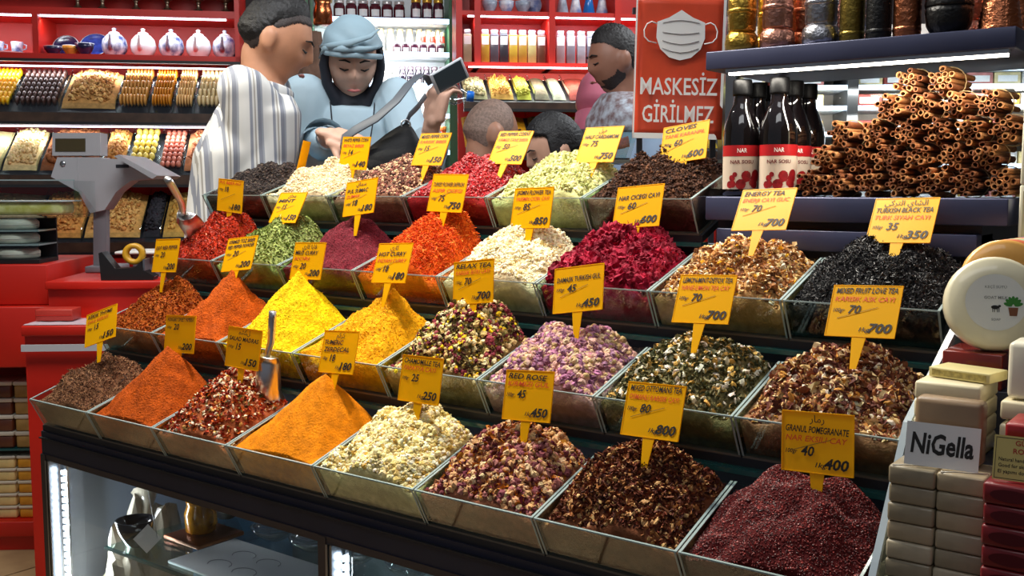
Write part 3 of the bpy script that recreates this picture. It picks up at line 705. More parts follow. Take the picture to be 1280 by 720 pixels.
bot = bottle('dark pomegranate sauce bottle at the outer front corner of the shelf', (1.377, .515, 1.2845), R(28))
for (x, y, rz, lb) in ((1.441, .518, 26, 'dark pomegranate sauce bottle in front beside the cinnamon pile'), (1.374, .582, 20, 'second sauce bottle behind the corner bottle'),
                       (1.438, .586, 40, 'second sauce bottle behind the one beside the cinnamon'), (1.372, .650, 15, 'third sauce bottle behind the corner bottle by the back glass'), (1.436, .654, 33, 'third sauce bottle by the back glass nearest the cinnamon')):
    dup(bot, (x, y, 1.2845), (0, 0, R(rz)), lb)

# cinnamon bundles
M_cin = [mat('cinnamon_%d' % k, c, .7, var=.22, vscale=60, bump=.4, bscale=140) for k, c in enumerate(((150, 92, 48), (126, 72, 36), (172, 116, 66)))]
def cinnamon_mesh(k, L=.095):
    rr = random.Random(k); n = 15; turns = rr.uniform(1.25, 1.6); r0 = rr.uniform(.0052, .0066); th = .0011
    vs = []; fs = []
    for y in (0, L):
        for rad in (0, -th):
            for q in range(n):
                a = 2 * PI * turns * q / (n - 1) + k; rq = (r0 - .0022 * q / (n - 1)) * (1 + .06 * math.sin(2 * a + k)) + rad
                vs.append((rq * math.cos(a), y + (rr.uniform(-.001, .001) if y else 0), rq * math.sin(a)))
    A, Bn, C, D = 0, n, 2 * n, 3 * n
    for q in range(n - 1):
        fs += [(A + q, A + q + 1, C + q + 1, C + q), (Bn + q, D + q, D + q + 1, Bn + q + 1), (A + q, Bn + q, Bn + q + 1, A + q + 1), (C + q, C + q + 1, D + q + 1, D + q)]
    fs += [(A, C, D, Bn), (A + n - 1, Bn + n - 1, D + n - 1, C + n - 1)]
    return MB().add(vs, fs, False).mesh('cinnamon_stick', M_cin[k % 3])
CIN = [cinnamon_mesh(k) for k in range(9)]
M_str = mat('twine', (196, 168, 120), .8)
r_c = random.Random(11)
HEX = [(0, 0)] + [(math.cos(a * PI / 3), math.sin(a * PI / 3)) for a in range(6)] + [(1.75 * math.cos(a * PI / 3 + .5), 1.75 * math.sin(a * PI / 3 + .5)) for a in range(6)]
def bundle(x, y, z, n=11, rz=0, label=None):
    t = thing('cinnamon_bundle', label or 'tied bundle of rolled cinnamon sticks in the pile', 'cinnamon', (x, y, z), rz, 'cinnamon bundles piled on the side shelf')
    ph = r_c.uniform(0, 1); s = .0122; t.scale = (.83, 1, .83)
    for k in range(n):
        hx, hz = HEX[k]; c, q = math.cos(ph), math.sin(ph)
        o = obj('cinnamon_stick', CIN[r_c.randrange(9)], t, ((hx * c - hz * q) * s, r_c.uniform(-.008, .006), (hx * q + hz * c) * s), (r_c.uniform(-.03, .03), r_c.uniform(0, 6.2), r_c.uniform(-.04, .04)))
    ring = [(.0285 * math.cos(a * PI / 8), .045, .0285 * math.sin(a * PI / 8)) for a in range(17)]
    MB().tube(ring, .0011, 5, cap=False).build('twine', M_str, t)
    return t
layers = [(1.4975, 7, .0475, 1.3068), (1.52125, 6, .0475, 1.3451), (1.545, 6, .0475, 1.3834), (1.61625, 4, .0475, 1.4217), (1.640, 2, .0475, 1.4596)]
for li, (x0, n, dx, z) in enumerate(layers):
    for k in range(n):
        bundle(x0 + k * dx, .505 + li * .006 + r_c.uniform(-.006, .010), z, 13, R(-3 + r_c.uniform(-.4, .4)), 'tied cinnamon stick bundle in the %s of the pile' % ['bottom layer', 'second layer up', 'middle layer', 'layer below the two top bundles', 'very top'][li])

# metal mills and pots on the shelf top
M_gold = [mat('mill_gold', (196, 160, 70), .3, 1, bump=.7, bscale=120), mat('mill_copper', (196, 120, 84), .3, 1, bump=.7, bscale=120), mat('mill_silver', (190, 190, 196), .28, 1, bump=.6, bscale=120),
          mat('mill_black', (26, 26, 28), .4, .3, bump=.5, bscale=160), mat('mill_olive', (150, 128, 62), .36, 1, bump=.4, bscale=150), mat('mill_bright', (236, 176, 60), .25, 1, bump=.5, bscale=120), mat('mill_rose', (210, 150, 130), .3, 1, bump=.7, bscale=120)]
SZ = 1.5225
def mill(x, y, mi, r, label, kind='mill', h=.14):
    t = thing('pepper_mill' if kind != 'pot' else 'lidded_pot', label, 'pepper mill' if kind != 'pot' else 'pot', (x, y, SZ), 0, 'metal mills on the shelf top'); m = M_gold[mi]
    if kind == 'mill':
        MB().lathe([(r * .9, 0), (r * 1.05, .003), (r * 1.10, .012), (r * 1.04, .024), (r * .86, .030)], 24).build('foot', m, t)
        MB().lathe([(r * .84, .030), (r * .92, .034), (r * .92, h - .03), (r * .80, h - .026)], 24).build('body', m, t)
        MB().lathe([(r * .86, h - .026), (r * .95, h - .02), (r * .8, h - .004), (r * .3, h + .006), (r * .22, h + .016)], 24).build('lid', m, t)
        MB().lathe([(r * .93, .060), (r * .97, .062), (r * .97, .066), (r * .93, .068)], 24).build('band', m, t)
    elif kind == 'cyl':
        MB().lathe([(r * .96, 0), (r, .002), (r, h - .03), (r * .96, h - .028)], 24).build('body', m, t)
        MB().lathe([(r * .98, h - .028), (r * .98, h), (r * .6, h + .008)], 24).build('lid', m, t)
        MB().lathe([(r, .008), (r * 1.03, .010), (r * 1.03, .013), (r, .015)], 24).build('band', M_gold[mi], t)
    elif kind == 'cone':
        prof = []
        for k in range(14): z = k * .0062; rr_ = r * (1 - .42 * k / 13); prof += [(rr_, z), (rr_ * 1.035, z + .003)]
        MB().lathe(prof, 28).build('body', m, t)
        MB().tube([(r * .7, 0, .06), (r * 1.25, 0, .085), (r * 1.6, 0, .10)], .004, 8).build('handle', m, t)
    else:
        MB().lathe([(r * .7, 0), (r * .92, .014), (r, .032), (r * .98, .040)], 28).build('bowl', m, t)
        MB().lathe([(r * 1.0, .040), (r * 1.02, .043), (r * .96, .058), (r * .7, .076), (r * .25, .086), (r * .12, .096)], 28).build('lid', m, t)
    return t
for (x, y, mi, r, kind, lb) in (
    (1.378, .505, 0, .025, 'mill', 'pale gold hammered mill at the shelf corner'), (1.398, .562, 5, .018, 'mill', 'bright yellow-gold slim mill behind the pale gold one'),
    (1.440, .505, 6, .026, 'mill', 'rosy copper hammered mill beside the pale gold mill'), (1.462, .560, 1, .021, 'mill', 'coppery mill standing behind the rosy one'), (1.501, .594, 6, .019, 'mill', 'small rosy mill at the back between copper and silver'),
    (1.512, .505, 2, .027, 'mill', 'silver hammered mill beside the olive cylinder'), (1.545, .565, 2, .020, 'mill', 'small silver mill behind the olive cylinder'), (1.563, .500, 4, .0185, 'cyl', 'olive-gold smooth cylinder mill'),
    (1.604, .500, 3, .0185, 'cyl', 'matt black cylinder mill'), (1.645, .502, 1, .020, 'cyl', 'copper cylinder mill beside the black round pot'),
    (1.701, .515, 3, .034, 'pot', 'black hammered round pot with domed lid'), (1.712, .604, 6, .026, 'mill', 'rosy mill behind the black round pot'),
    (1.770, .520, 1, .030, 'cone', 'ribbed copper coffee pot'), (1.776, .596, 1, .028, 'cone', 'ribbed copper coffee pot behind at the shelf end')):
    mill(x, y, mi, r, lb, kind)

# ------------------------------------------------------------------ face-mask notice
pv = 2.32
pu, ph_ = bg(849, 84, pv)
po = MB()
nx, nz = 10, 14; pw, pht = .197, .312; vs = []; fs = []
for b_ in range(nz + 1):
    for a_ in range(nx + 1):
        x = -pw / 2 + pw * a_ / nx; z = -pht / 2 + pht * b_ / nz
        vs.append((x, .0022 * math.sin(5 * a_ / nx + 3 * b_ / nz) + .0016 * math.sin(9 * b_ / nz + a_), z))
fs = [(b_ * (nx + 1) + a_, b_ * (nx + 1) + a_ + 1, (b_ + 1) * (nx + 1) + a_ + 1, (b_ + 1) * (nx + 1) + a_) for b_ in range(nz) for a_ in range(nx)]
po.add(vs, fs, True)
poster = po.build('mask_notice', mat('notice_red', (214, 74, 44), .35, var=.08, vscale=20), None, B(pu, pv, ph_), (0, R(1.2), YAW))
tag(poster, 'red notice sheet reading MASKESİZ GİRİLMEZ with a white face mask', 'notice')
so = poster.modifiers.new('thick', 'SOLIDIFY'); so.thickness = .0008
M_pw = mat('notice_white', (246, 244, 240), .4); M_pg = mat('notice_grey', (120, 110, 110), .5)
mb = MB(); yy = -.0052
for (a, b_, c, d) in ((-pw / 2, -pw / 2 + .0035, -pht / 2, pht / 2), (pw / 2 - .006, pw / 2, -pht / 2, pht / 2), (-pw / 2, pw / 2, -pht / 2, -pht / 2 + .012)):
    mb.box(a, b_, yy + .003, yy + .004, c, d)
mb.build('white_border', M_pw, poster)
mb = MB(); text_into(mb, 'MASKESİZ', 0, -.060, pw * .86, .052, yy, 0, .012, 0, 'CENTER'); mb.build('lettering', M_pw, poster)
mb = MB(); text_into(mb, 'GİRİLMEZ', 0, -.120, pw * .80, .052, yy, 0, .012, 0, 'CENTER'); mb.build('lettering', M_pw, poster)
mk = [(-.052, .096), (-.026, .106), (0, .122), (.026, .106), (.052, .096), (.053, .062), (.044, .038), (.024, .020), (0, .014), (-.024, .020), (-.044, .038), (-.053, .062)]
MB().prism(mk, 'y', yy - .001, yy).build('mask_print', M_pw, poster)
mb = MB()
for s in (-1, 1): MB().tube([(s * .053, yy, .092), (s * .064, yy, .096), (s * .074, yy, .091), (s * .080, yy, .078), (s * .079, yy, .064), (s * .070, yy, .054), (s * .052, yy, .050)], .0016, 6).build('mask_loop', M_pw, poster)
mb = MB()
for z, dz in ((.094, .006), (.074, -.004), (.056, -.008), (.040, -.010)): mb.tube([(-.040, yy - .0015, z), (-.02, yy - .0015, z + dz * .7), (0, yy - .0015, z + dz), (.02, yy - .0015, z + dz * .7), (.040, yy - .0015, z)], .0006, 5)
mb.build('mask_fold_line', M_pg, poster)
# the clear rack behind the notice that carries it
rk = thing('notice_rack', 'thin dark metal rack with a glass ledge carrying the red notice', 'rack', B(pu, pv + .03, FLOOR), YAW)
for x in (-.082, .082): MB().box(x - .006, x + .006, -.006, .006, 0, ph_ + .25 - FLOOR).build('upright', M_dark, rk)
MB().box(-.10, .10, -.010, .010, ph_ + .12 - FLOOR, ph_ + .132 - FLOOR).build('crossbar', M_dark, rk)
MB().box(-.23, .19, -.020, .14, 1.352 - FLOOR, 1.360 - FLOOR).build('glass_ledge', mat('ledge_grey', (96, 98, 92), .3), rk)
MB().box(-.085, .19, -.020, .10, 1.318 - FLOOR, 1.330 - FLOOR).build('metal_ledge', M_dark, rk)

hb = thing('herb_case', 'small slanted glass case of dark red herbs beside the notice', 'glass case', B(pu - .155, pv + .06, 1.3605), YAW)
MB().prism([(-.06, 0), (.05, 0), (.07, .07), (-.015, .07)], 'y', -.05, -.047).build('glass_front', M_glass, hb)
MB().prism([(-.06, 0), (.05, 0), (.07, .07), (-.015, .07)], 'y', .047, .05).build('glass_back', M_glass, hb)
MB().prism([(-.06, 0), (-.057, 0), (-.012, .07), (-.015, .07)], 'y', -.047, .047).build('glass_side', M_glass, hb)
MB().box(-.06, .05, -.047, .047, 0, .003).build('case_base', M_dark, hb)
vs = [(-.05 + .10 * a / 9, -.044 + .088 * b / 7, .004 + .050 * (.25 + .75 * a / 9) * (math.sin(PI * (b + .6) / 8.2)) ** .5) for b in range(8) for a in range(10)]
hh_ = MB().add(vs, [(b * 10 + a, b * 10 + a + 1, b * 10 + a + 11, b * 10 + a + 10) for b in range(7) for a in range(9)], True).build('herbs', mat('dark_herbs', (84, 30, 22), .8, var=.5, vscale=120, bump=.8, bscale=150), hb); hh_['kind'] = 'stuff'

# ------------------------------------------------------------------ soap stand
M_sst = mat('soap_stand', (52, 54, 66), .5)
ss = thing('soap_stand', 'stepped dark side stand with glass edge carrying soaps', 'stand', (0, 0, 0))
for (y0, y1, z) in ((-.06, .068, .838), (.068, .190, 1.000), (.190, .285, 1.060), (.285, .60, 1.130)):
    MB().box(1.792, 2.10, y0, y1 - .001, FLOOR, z).build('step', M_sst, ss)
pts = [(-.06, .80), (-.004, .882), (.094, 1.019), (.326, 1.126), (.60, 1.205)]
MB().prism(pts + [(.60, .9), (-.06, .70)], 'x', 1.7795, 1.7845).build('glass_side', M_glass, ss)
MB().prism(pts + [(y, z + .012 if k else z + .006) for k, (y, z) in reversed(list(enumerate(pts)))], 'x', 1.7785, 1.7865).build('glass_edge', mat('ice_edge', (172, 186, 196), .2, spec=.8), ss)

def soap_mesh(name, col, sx, sy, sz, r=.003, var=.12, rough=.4):
    return MB().rbox(0, sx, 0, sy, 0, sz, r).mesh(name, mat(name + '_soap', col, rough, var=var, vscale=40, bump=.08, bscale=60, coat=.25))
def soap(me, name, loc, label, group, rz=0, wrap=True):
    o = obj(name, me, None, loc, (0, 0, rz)); tag(o, label, 'soap', group); return o
rs = random.Random(2)
NG = [soap_mesh('nigella_%d' % k, c, .0485, .064, .0203) for k, c in enumerate(((176, 164, 138), (160, 148, 124), (146, 134, 110), (166, 150, 122)))]
RD = soap_mesh('rose', (122, 14, 24), .052, .064, .0212, coat) if False else soap_mesh('rose', (118, 14, 24), .052, .064, .0212)
M_wrapband = mat('wrap_seam', (205, 200, 190), .25, coat=.5)
NWORD = ['lowest', 'second', 'third', 'fourth', 'fifth', 'sixth', 'seventh', 'topmost']
for c in range(2):
    for k in range(8):
        o = soap(NG[rs.randrange(4)], 'soap_bar', (1.7915 + c * .0498 + rs.uniform(-.0006, .0006), .002 + rs.uniform(-.002, .001), .8385 + k * .0206), 'wrapped grey-brown nigella soap, %s in the stack beside the %s' % (NWORD[k], 'glass edge' if c == 0 else 'dark red soaps'), 'nigella soaps')
        if k == 7:
            MB().tube([(.004, .001, .0208), (.018, .010, .0209), (.030, .014, .0209), (.046, .022, .0208)], .0006, 5).build('wrap_crease', M_wrapband, o)
for k in range(8):
    o = soap(RD, 'soap_bar', (1.8945 + rs.uniform(-.001, .001), -.034 + rs.uniform(-.001, .001), .8385 + k * .0215), 'glossy dark red rose soap, %s in its stack' % NWORD[k], 'dark red soaps')
    vs = [(.026 + .019 * math.cos(a * PI / 10), -.0006, .0106 + .0062 * math.sin(a * PI / 10)) for a in range(20)]
    MB().add(vs, [tuple(range(20))]).build('pressed_oval', mat('rose_oval', (82, 8, 18), .3), o)
o = soap(soap_mesh('rose_top', (150, 20, 30), .05, .06, .018), 'soap_bar', (1.905, .002, 1.0465), 'bright red soap lying behind the yellow card', 'dark red soaps')
soap(soap_mesh('rose_prop', (120, 14, 24), .05, .055, .035), 'soap_bar', (1.905, .004, 1.0105), 'thick dark red soap block under the bright red one', 'dark red soaps')
# soaps on the upper steps
TAUPE = MB().rbox(0, .070, 0, .026, 0, .070, .006, seg=3).mesh('taupe_soap', mat('taupe_soap', (150, 124, 96), .4, var=.08, vscale=20, coat=.2))
soap(TAUPE, 'soap_bar', (1.806, .038, 1.0038), 'tall tan soap slab standing behind the NiGella card', 'single soaps')
CREAM = mat('cream_soap', (232, 220, 184), .4, var=.05, vscale=20, coat=.2); WHITE = mat('white_soap', (240, 234, 212), .4, var=.04, vscale=20, coat=.2)
cm = MB().rbox(0, .070, 0, .085, 0, .0205, .003).mesh('cream_soap', CREAM)
for k in range(4): soap(cm, 'soap_slab', (1.794, .078, 1.0005 + k * .0208), 'cream soap slab, %s of the pile behind the tan slab' % ['lowest', 'second', 'third', 'topmost'][k], 'cream soap slabs')
for k in range(3): soap(cm, 'soap_slab', (1.884, .078, 1.0005 + k * .0255), 'cream soap slab, %s of the pile under the white block' % ['lowest', 'middle', 'topmost'][k], 'cream soap slabs')
soap(MB().rbox(0, .046, 0, .05, 0, .062, .006, seg=3).mesh('white_soap', WHITE), 'soap_block', (1.888, .085, 1.0735), 'white soap cube standing on the cream slabs', 'single soaps')
bx = MB().rbox(0, .070, 0, .045, 0, .011, .001).build('soap_box', mat('box_cream', (214, 200, 140), .5), None, (1.800, .112, 1.0845), (0, 0, R(-12)))
tag(bx, 'thin pale yellow printed box lying on the cream slabs', 'box')
MB().box(.004, .066, -.0006, 0, .002, .009).build('print_panel', mat('box_print', (168, 150, 84), .5, var=.3, vscale=200), bx)
bx = MB().rbox(0, .068, 0, .075, 0, .043, .002).build('soap_box', mat('box_red', (120, 36, 26), .22, var=.15, vscale=30, coat=.6), None, (1.793, .194, 1.0605))
tag(bx, 'dark red film-wrapped soap box under the white round soap', 'box')
MB().box(.004, .064, -.0006, 0, .004, .020).build('ridged_panel', mat('box_ridge', (160, 80, 56), .4, var=.4, vscale=300), bx)
def round_soap(x, y, z, col, label, r=.056, th=.026, lean=-14, rz=22, tagged=False):
    t = thing('round_soap', label, 'soap', (x, y, z), R(rz), 'round soaps standing on edge')
    Mx = Matrix.Rotation(R(lean), 4, 'X') @ Matrix.Translation((0, 0, r)) @ Matrix.Rotation(PI / 2, 4, 'X')
    MB().lathe([(r * .55, -th / 2), (r * .90, -th / 2), (r * .985, -th * .34), (r, 0), (r * .985, th * .34), (r * .90, th / 2), (r * .55, th / 2)], 40, M=Mx).build('soap_disc', mat('round_' + label[:12], col, .35, var=.05, vscale=20, coat=.5), t)
    if tagged:
        vs = [Mx @ Vector((r * .60 * math.cos(a * PI / 16), r * .60 * math.sin(a * PI / 16), th / 2 + .0006)) for a in range(32)]
        lb = MB().add(vs, [tuple(range(32))]).build('round_label', mat('round_paper', (232, 232, 226), .45), t)
        mb = MB(); text_into(mb, 'GOAT MILK', 0, .004, .026, .005, 0, 0, .01, 0, 'CENTER'); text_into(mb, 'SOAP', 0, -.022, .010, .004, 0, 0, 0, 0, 'CENTER'); text_into(mb, 'KEÇİ SÜTÜ', 0, .017, .024, .0045, 0, 0, 0, 0, 'CENTER')
        mb.v = [tuple(Mx @ Vector((v[0], v[2], th / 2 + .0010))) for v in mb.v]; mb.build('lettering', mat('grey_ink', (120, 122, 116), .5), lb)
        mb = MB()
        for (cx, cy, a, b_) in ((-.001, -.006, .0045, .0024), (.004, -.0045, .0016, .0014)): mb.add([Mx @ Vector((cx + a * math.cos(q * PI / 6), cy + b_ * math.sin(q * PI / 6), th / 2 + .0011)) for q in range(12)], [tuple(range(12))])
        for lx in (-.004, -.002, .001, .003): mb.add([Mx @ Vector(p) for p in ((lx, -.012, th / 2 + .0011), (lx + .0008, -.012, th / 2 + .0011), (lx + .0008, -.006, th / 2 + .0011), (lx, -.006, th / 2 + .0011))], [(0, 1, 2, 3)])
        mb.build('goat_print', M_ink, lb)
        mb = MB()
        for a in range(7): 
            an = PI * .08 + a * PI * .14; c = (.019 + .006 * math.cos(an), -.004 + .007 * math.sin(an))
            mb.add([Mx @ Vector((c[0] + .0050 * math.cos(an) * math.cos(q * PI / 5) - .0022 * math.sin(an) * math.sin(q * PI / 5), c[1] + .0050 * math.sin(an) * math.cos(q * PI / 5) + .0022 * math.cos(an) * math.sin(q * PI / 5), th / 2 + .0012 + a * 1e-5)) for q in range(10)], [tuple(range(10))])
        mb.build('leaf_print', mat('leaf_ink', (52, 128, 40), .5), lb)
        mb = MB(); mb.add([Mx @ Vector(p) for p in ((.015, -.016, th / 2 + .0012), (.023, -.016, th / 2 + .0012), (.0245, -.006, th / 2 + .0012), (.0135, -.006, th / 2 + .0012))], [(0, 1, 2, 3)]); mb.build('pot_print', mat('pot_ink', (124, 72, 40), .5), lb)
    return t
round_soap(1.846, .215, 1.1045, (236, 228, 196), 'large ivory round soap with a goat label on the red box', .057, .030, tagged=True)
for k, (dx, y, c, n) in enumerate(((-.008, .279, (232, 172, 84), 'amber orange'), (-.006, .306, (236, 128, 92), 'coral'), (-.004, .332, (196, 214, 170), 'pale green'), (-.002, .358, (240, 150, 110), 'salmon'), (0, .384, (96, 84, 150), 'violet'), (.002, .410, (228, 188, 140), 'peach'))):
    round_soap(1.846 + dx, y + .02, 1.1310 if y > .266 else 1.105, c, n + ' round soap standing behind the ivory one', .052, .022, -10)
# cards
cd_ = MB().box(-.0365, .0365, -.0006, .0006, 0, .046).build('soap_card', mat('card_white', (226, 226, 224), .4), None, (1.842, .013, 1.0046), (R(-13), R(1.2), R(10)))
tag(cd_, 'white card with NiGella in black marker on the grey-brown soaps', 'card')
mb = MB(); text_into(mb, 'NiGella', 0, .014, .062, .030, -.0010, .08, .028, 0, 'CENTER'); mb.build('lettering', M_ink, cd_)
cd_ = MB().box(-.026, .026, -.0006, .0006, 0, .044).build('soap_card', mat('card_gold', (206, 184, 110), .4), None, (1.926, -.020, 1.0118), (R(-14), R(1), R(10)))
tag(cd_, 'pale gold printed card leaning on the dark red soaps', 'card')
mb = MB(); text_into(mb, 'GÜL', 0, .035, .014, .007, -.0010, 0, .02, 0, 'CENTER'); text_into(mb, 'ROSE', 0, .027, .017, .007, -.0010, 0, .02, 0, 'CENTER'); mb.build('lettering', mat('ink_red', (170, 50, 30), .5), cd_)
mb = MB()
for k, s in enumerate(('Natural handmade soap', 'Good for skin and hair', 'El yapımı doğal sabun')): text_into(mb, s, 0, .019 - k * .006, .042, .005, -.0010, 0, .01, 0, 'CENTER')
for (a, b_, c, d) in ((-.024, .024, .0415, .0420), (-.024, .024, .0015, .0020), (-.0243, -.0238, .0015, .042), (.0238, .0243, .0015, .042)): mb.box(a, b_, -.0011, -.0009, c, d)
mb.build('lettering', M_ink, cd_)
# pale cartons at the end of the shelf
for k in range(4):
    c = MB().rbox(0, .07, 0, .06, 0, .086, .002).build('carton', mat('carton_cream', (206, 204, 182), .5), None, (1.816, .474, 1.1305 + k * .0865), (0, 0, R(6)))
    tag(c, 'cream carton, %s of the column by the shelf end' % ['lowest', 'second', 'third', 'topmost'][k], 'carton', 'cream cartons')
    MB().box(.004, .066, -.0007, 0, .008, .078).build('carton_panel', mat('carton_panel', (190, 188, 150), .5, var=.1, vscale=40), c)

# ------------------------------------------------------------------ showcase contents
def lathe_thing(name, label, cat, loc, prof, m, n=24, group=None, extra=None):
    t = thing(name, label, cat, loc, 0, group); MB().lathe(prof, n).build('bowl', m, t); return t
M_clear = glass('dish_glass', (.86, .90, .93), .5, .05)
tr = MB().rbox(0, .40, 0, .165, 0, .006, .002).build('white_tray', mat('tray_white', (240, 242, 246), .45), None, (.366, .075, .5515)); tag(tr, 'white paper-lined tray on the showcase shelf', 'tray')
mb = MB()
for k in range(5):
    cx, cy = .10 + .075 * (k % 3), .05 + .06 * (k // 3)
    mb.tube([(cx + .028 * math.cos(a * PI / 8), cy + .02 * math.sin(a * PI / 8), .0062) for a in range(11)], .0008, 4)
mb.build('wire_ring', mat('wire_grey', (150, 156, 166), .3, .8), tr)['kind'] = 'stuff'
dish = [(.020, 0), (.024, .002), (.045, .018), (.052, .030), (.050, .030), (.043, .020), (.018, .005)]
for k, (x, y) in enumerate(((.425, .300), (.54, .305), (.66, .312), (.80, .32), (.98, .32))):
    t = thing('glass_dish', 'clear glass lidded dish on the showcase shelf', 'dish', (x, y, .5515), 0, 'glass dishes in the showcase')
    MB().lathe(dish, 28).build('dish', M_clear, t); MB().lathe([(.046, .031), (.034, .044), (.012, .050), (.006, .058), (.008, .064), (.003, .068)], 24).build('lid', M_clear, t)
t = thing('amber_jug', 'small amber glass jug in the showcase', 'jug', (.285, .215, .5635))
MB().lathe([(.028, 0), (.032, .004), (.034, .040), (.028, .060), (.031, .070), (.029, .070), (.026, .060)], 24).build('jug_body', mat('amber', (176, 116, 24), .15, var=.3, vscale=60, spec=.8), t)
MB().tube([(.030, 0, .060), (.050, 0, .054), (.052, 0, .030), (.034, 0, .014)], .004, 8).build('handle', mat('amber', 0), t)
MB().rbox(-.08, .04, -.07, .05, 0, .010, .003).build('copper_base', mat('copper_tray', (120, 66, 40), .35, .8), t).location = (.03, .01, -.0118)
for k, (x, y) in enumerate(((.222, .098), (.222, .330))):
    t = thing('dark_bowl', 'dark smoked glass bowl %s' % ('on the glass shelf corner by the showcase front' if k == 0 else 'on the glass shelf behind the amber jug'), 'bowl', (x, y, .5512))
    MB().lathe([(.018, 0), (.022, .004), (.034, .030), (.040, .056), (.037, .056), (.030, .030), (.016, .008)], 24).build('bowl', mat('smoke', (34, 34, 40), .12, spec=.8), t)
bb = MB(); rr = random.Random(8)
bag = thing('plastic_bag', 'crumpled clear plastic bag heaped in the showcase', 'bag', (.103, .20, FLOOR + .1005))
bm = bmesh.new(); bmesh.ops.create_icosphere(bm, subdivisions=4, radius=1)
for v in bm.verts:
    d = 1 + .12 * math.sin(v.co.x * 7 + v.co.z * 5) * math.sin(v.co.y * 8) + rr.uniform(-.03, .03); v.co = Vector((v.co.x * .058 * d, v.co.y * .105 * d, max(0, (v.co.z + .75) * .22 * d)))
MB().bm(bm, False).build('bag_body', mat('bag_film', (160, 152, 136), .18, var=.3, vscale=8, spec=.7, bump=.6, bscale=30), bag)
MB().tube([(0, 0, .355), (.01, 0, .39), (-.01, .01, .42)], [.028, .012, .032], 8).build('bag_neck', mat('bag_film', 0), bag)
t = thing('blue_carton', 'blue flat cartons piled at the lit showcase end', 'carton', (.035, .37, FLOOR + .1005))
for k in range(5): MB().rbox(0, .132, 0, .2, k * .085, k * .085 + .083, .002).build('carton', mat('blue_box_%d' % (k % 2), ((96, 146, 196), (76, 120, 170))[k % 2], .5), t)
cdn = MB().box(-.020, .020, -.0005, .0005, -.020, .020).build('showcase_card', M_lwhite, None, (.330, .055, .600), (R(-25), R(40), R(20))); tag(cdn, 'small white card hung askew inside the showcase glass', 'card')
MB().tube([(.014, 0, .014), cdn.rotation_euler.to_matrix().inverted() @ Vector((0, 0, .128))], .0006, 4).build('thread', M_steel, cdn)

# ------------------------------------------------------------------ back shops
class Unit:
    def __init__(s, px, v, turn):
        u, h = bg(px, 232, v); s.O = B(u, v, 0); s.a = YAW + R(turn); s.ux = Vector((math.cos(s.a), math.sin(s.a), 0)); s.uy = Vector((-math.sin(s.a), math.cos(s.a), 0))
    def at(s, x, y, h): return s.O + s.ux * x + s.uy * y + Vector((0, 0, h))
    def hit(s, px, py, y=0):
        a = (px - 640) / 1300; b = (360 - py) / 1300
        d = AX * a + AY * (math.cos(PITCH) + b * math.sin(PITCH)) + Vector((0, 0, b * math.cos(PITCH) - math.sin(PITCH)))
        c = Vector((CAMX, CAMY, CAMZ)); t = ((s.O + s.uy * y) - c).dot(s.uy) / d.dot(s.uy); p = c + d * t
        return (p - s.O).dot(s.ux), p.z
    def thing(s, name, label, cat, x=0, y=0, h=0, group=None): return thing(name, label, cat, s.at(x, y, h), s.a, group)
M_red = mat('shelf_red', (196, 30, 14), .42, var=.08, vscale=4); M_redd = M_red
M_black = mat('black_trim', (18, 18, 20), .5)
M_cled = mat('led_cool', (220, 235, 255), .4, emit=7)
def led_strip(un, parent, x0, x1, y, h, power, color=(.92, .96, 1)):
    MB().box(x0, x1, y - .008, y + .008, h - .005, h).build('led_strip', M_cled, parent)
    n = un.at((x0 + x1) / 2, y, h - .02)
    o = lamp('shelf_led', 'AREA', n, n + un.uy * .25 + Vector((0, 0, -.6)), power, color, x1 - x0, .02); return o

wall = struct(MB().box(-5.5, 5.5, 5.9, 6.0, 0, 3.4).build('wall_back', mat('wall_dark', (70, 60, 60), .8), None, (CAMX, CAMY, 0), (0, 0, YAW)))
for nm, loc, rz in (('wall_left', (-3.6, 2.5, 0), PI / 2 + R(20)), ('wall_right', (4.6, 2.0, 0), PI / 2)):
    struct(MB().box(-5.5, 5.5, -.05, .05, FLOOR, 3.4).build(nm, mat('wall_beige', (150, 138, 120), .8), None, loc, (0, 0, rz)))

# ---- left shop: red shelves over sloping trays of dried fruit
L = Unit(0, 4.45, 9)
x1, h65 = L.hit(300, 71); x0 = -.45
h_top = L.hit(150, 10)[1]; h150 = L.hit(100, 150)[1]; h215 = L.hit(100, 214)[1]
sf = L.thing('red_shelf_unit', 'tall red wall shelf with light strips holding teapots and dried fruit trays', 'shelf', 0, 0, FLOOR)
z = lambda h: h - FLOOR
MB().box(x0, x1, .30, .33, 0, z(2.25)).build('back_panel', M_red, sf)
MB().box(x0, x1, 0, .30, z(h65) - .022, z(h65)).build('shelf_board', M_red, sf)
MB().box(x0, x1, -.004, .02, z(h65) - .034, z(h65) - .022).build('shelf_lip', M_black, sf)
MB().box(x0, x1, .02, .30, z(h_top) - .03, z(h_top)).build('shelf_board', M_red, sf)
MB().box(x0, x1, .02, .30, z(2.2), z(2.23)).build('shelf_board', M_red, sf)
xd = L.hit(43, 40)[0]
MB().box(xd - .012, xd + .012, .01, .30, z(h65), z(h_top) - .03).build('divider', M_red, sf)
MB().box(x1 - .02, x1, 0, .33, 0, z(2.25)).build('end_panel', M_red, sf); xt = x1 - .024
led_strip(L, sf, x0 + .02, x1 - .06, .05, z(h_top) - .03, 2.4).location += Vector((0, 0, FLOOR))
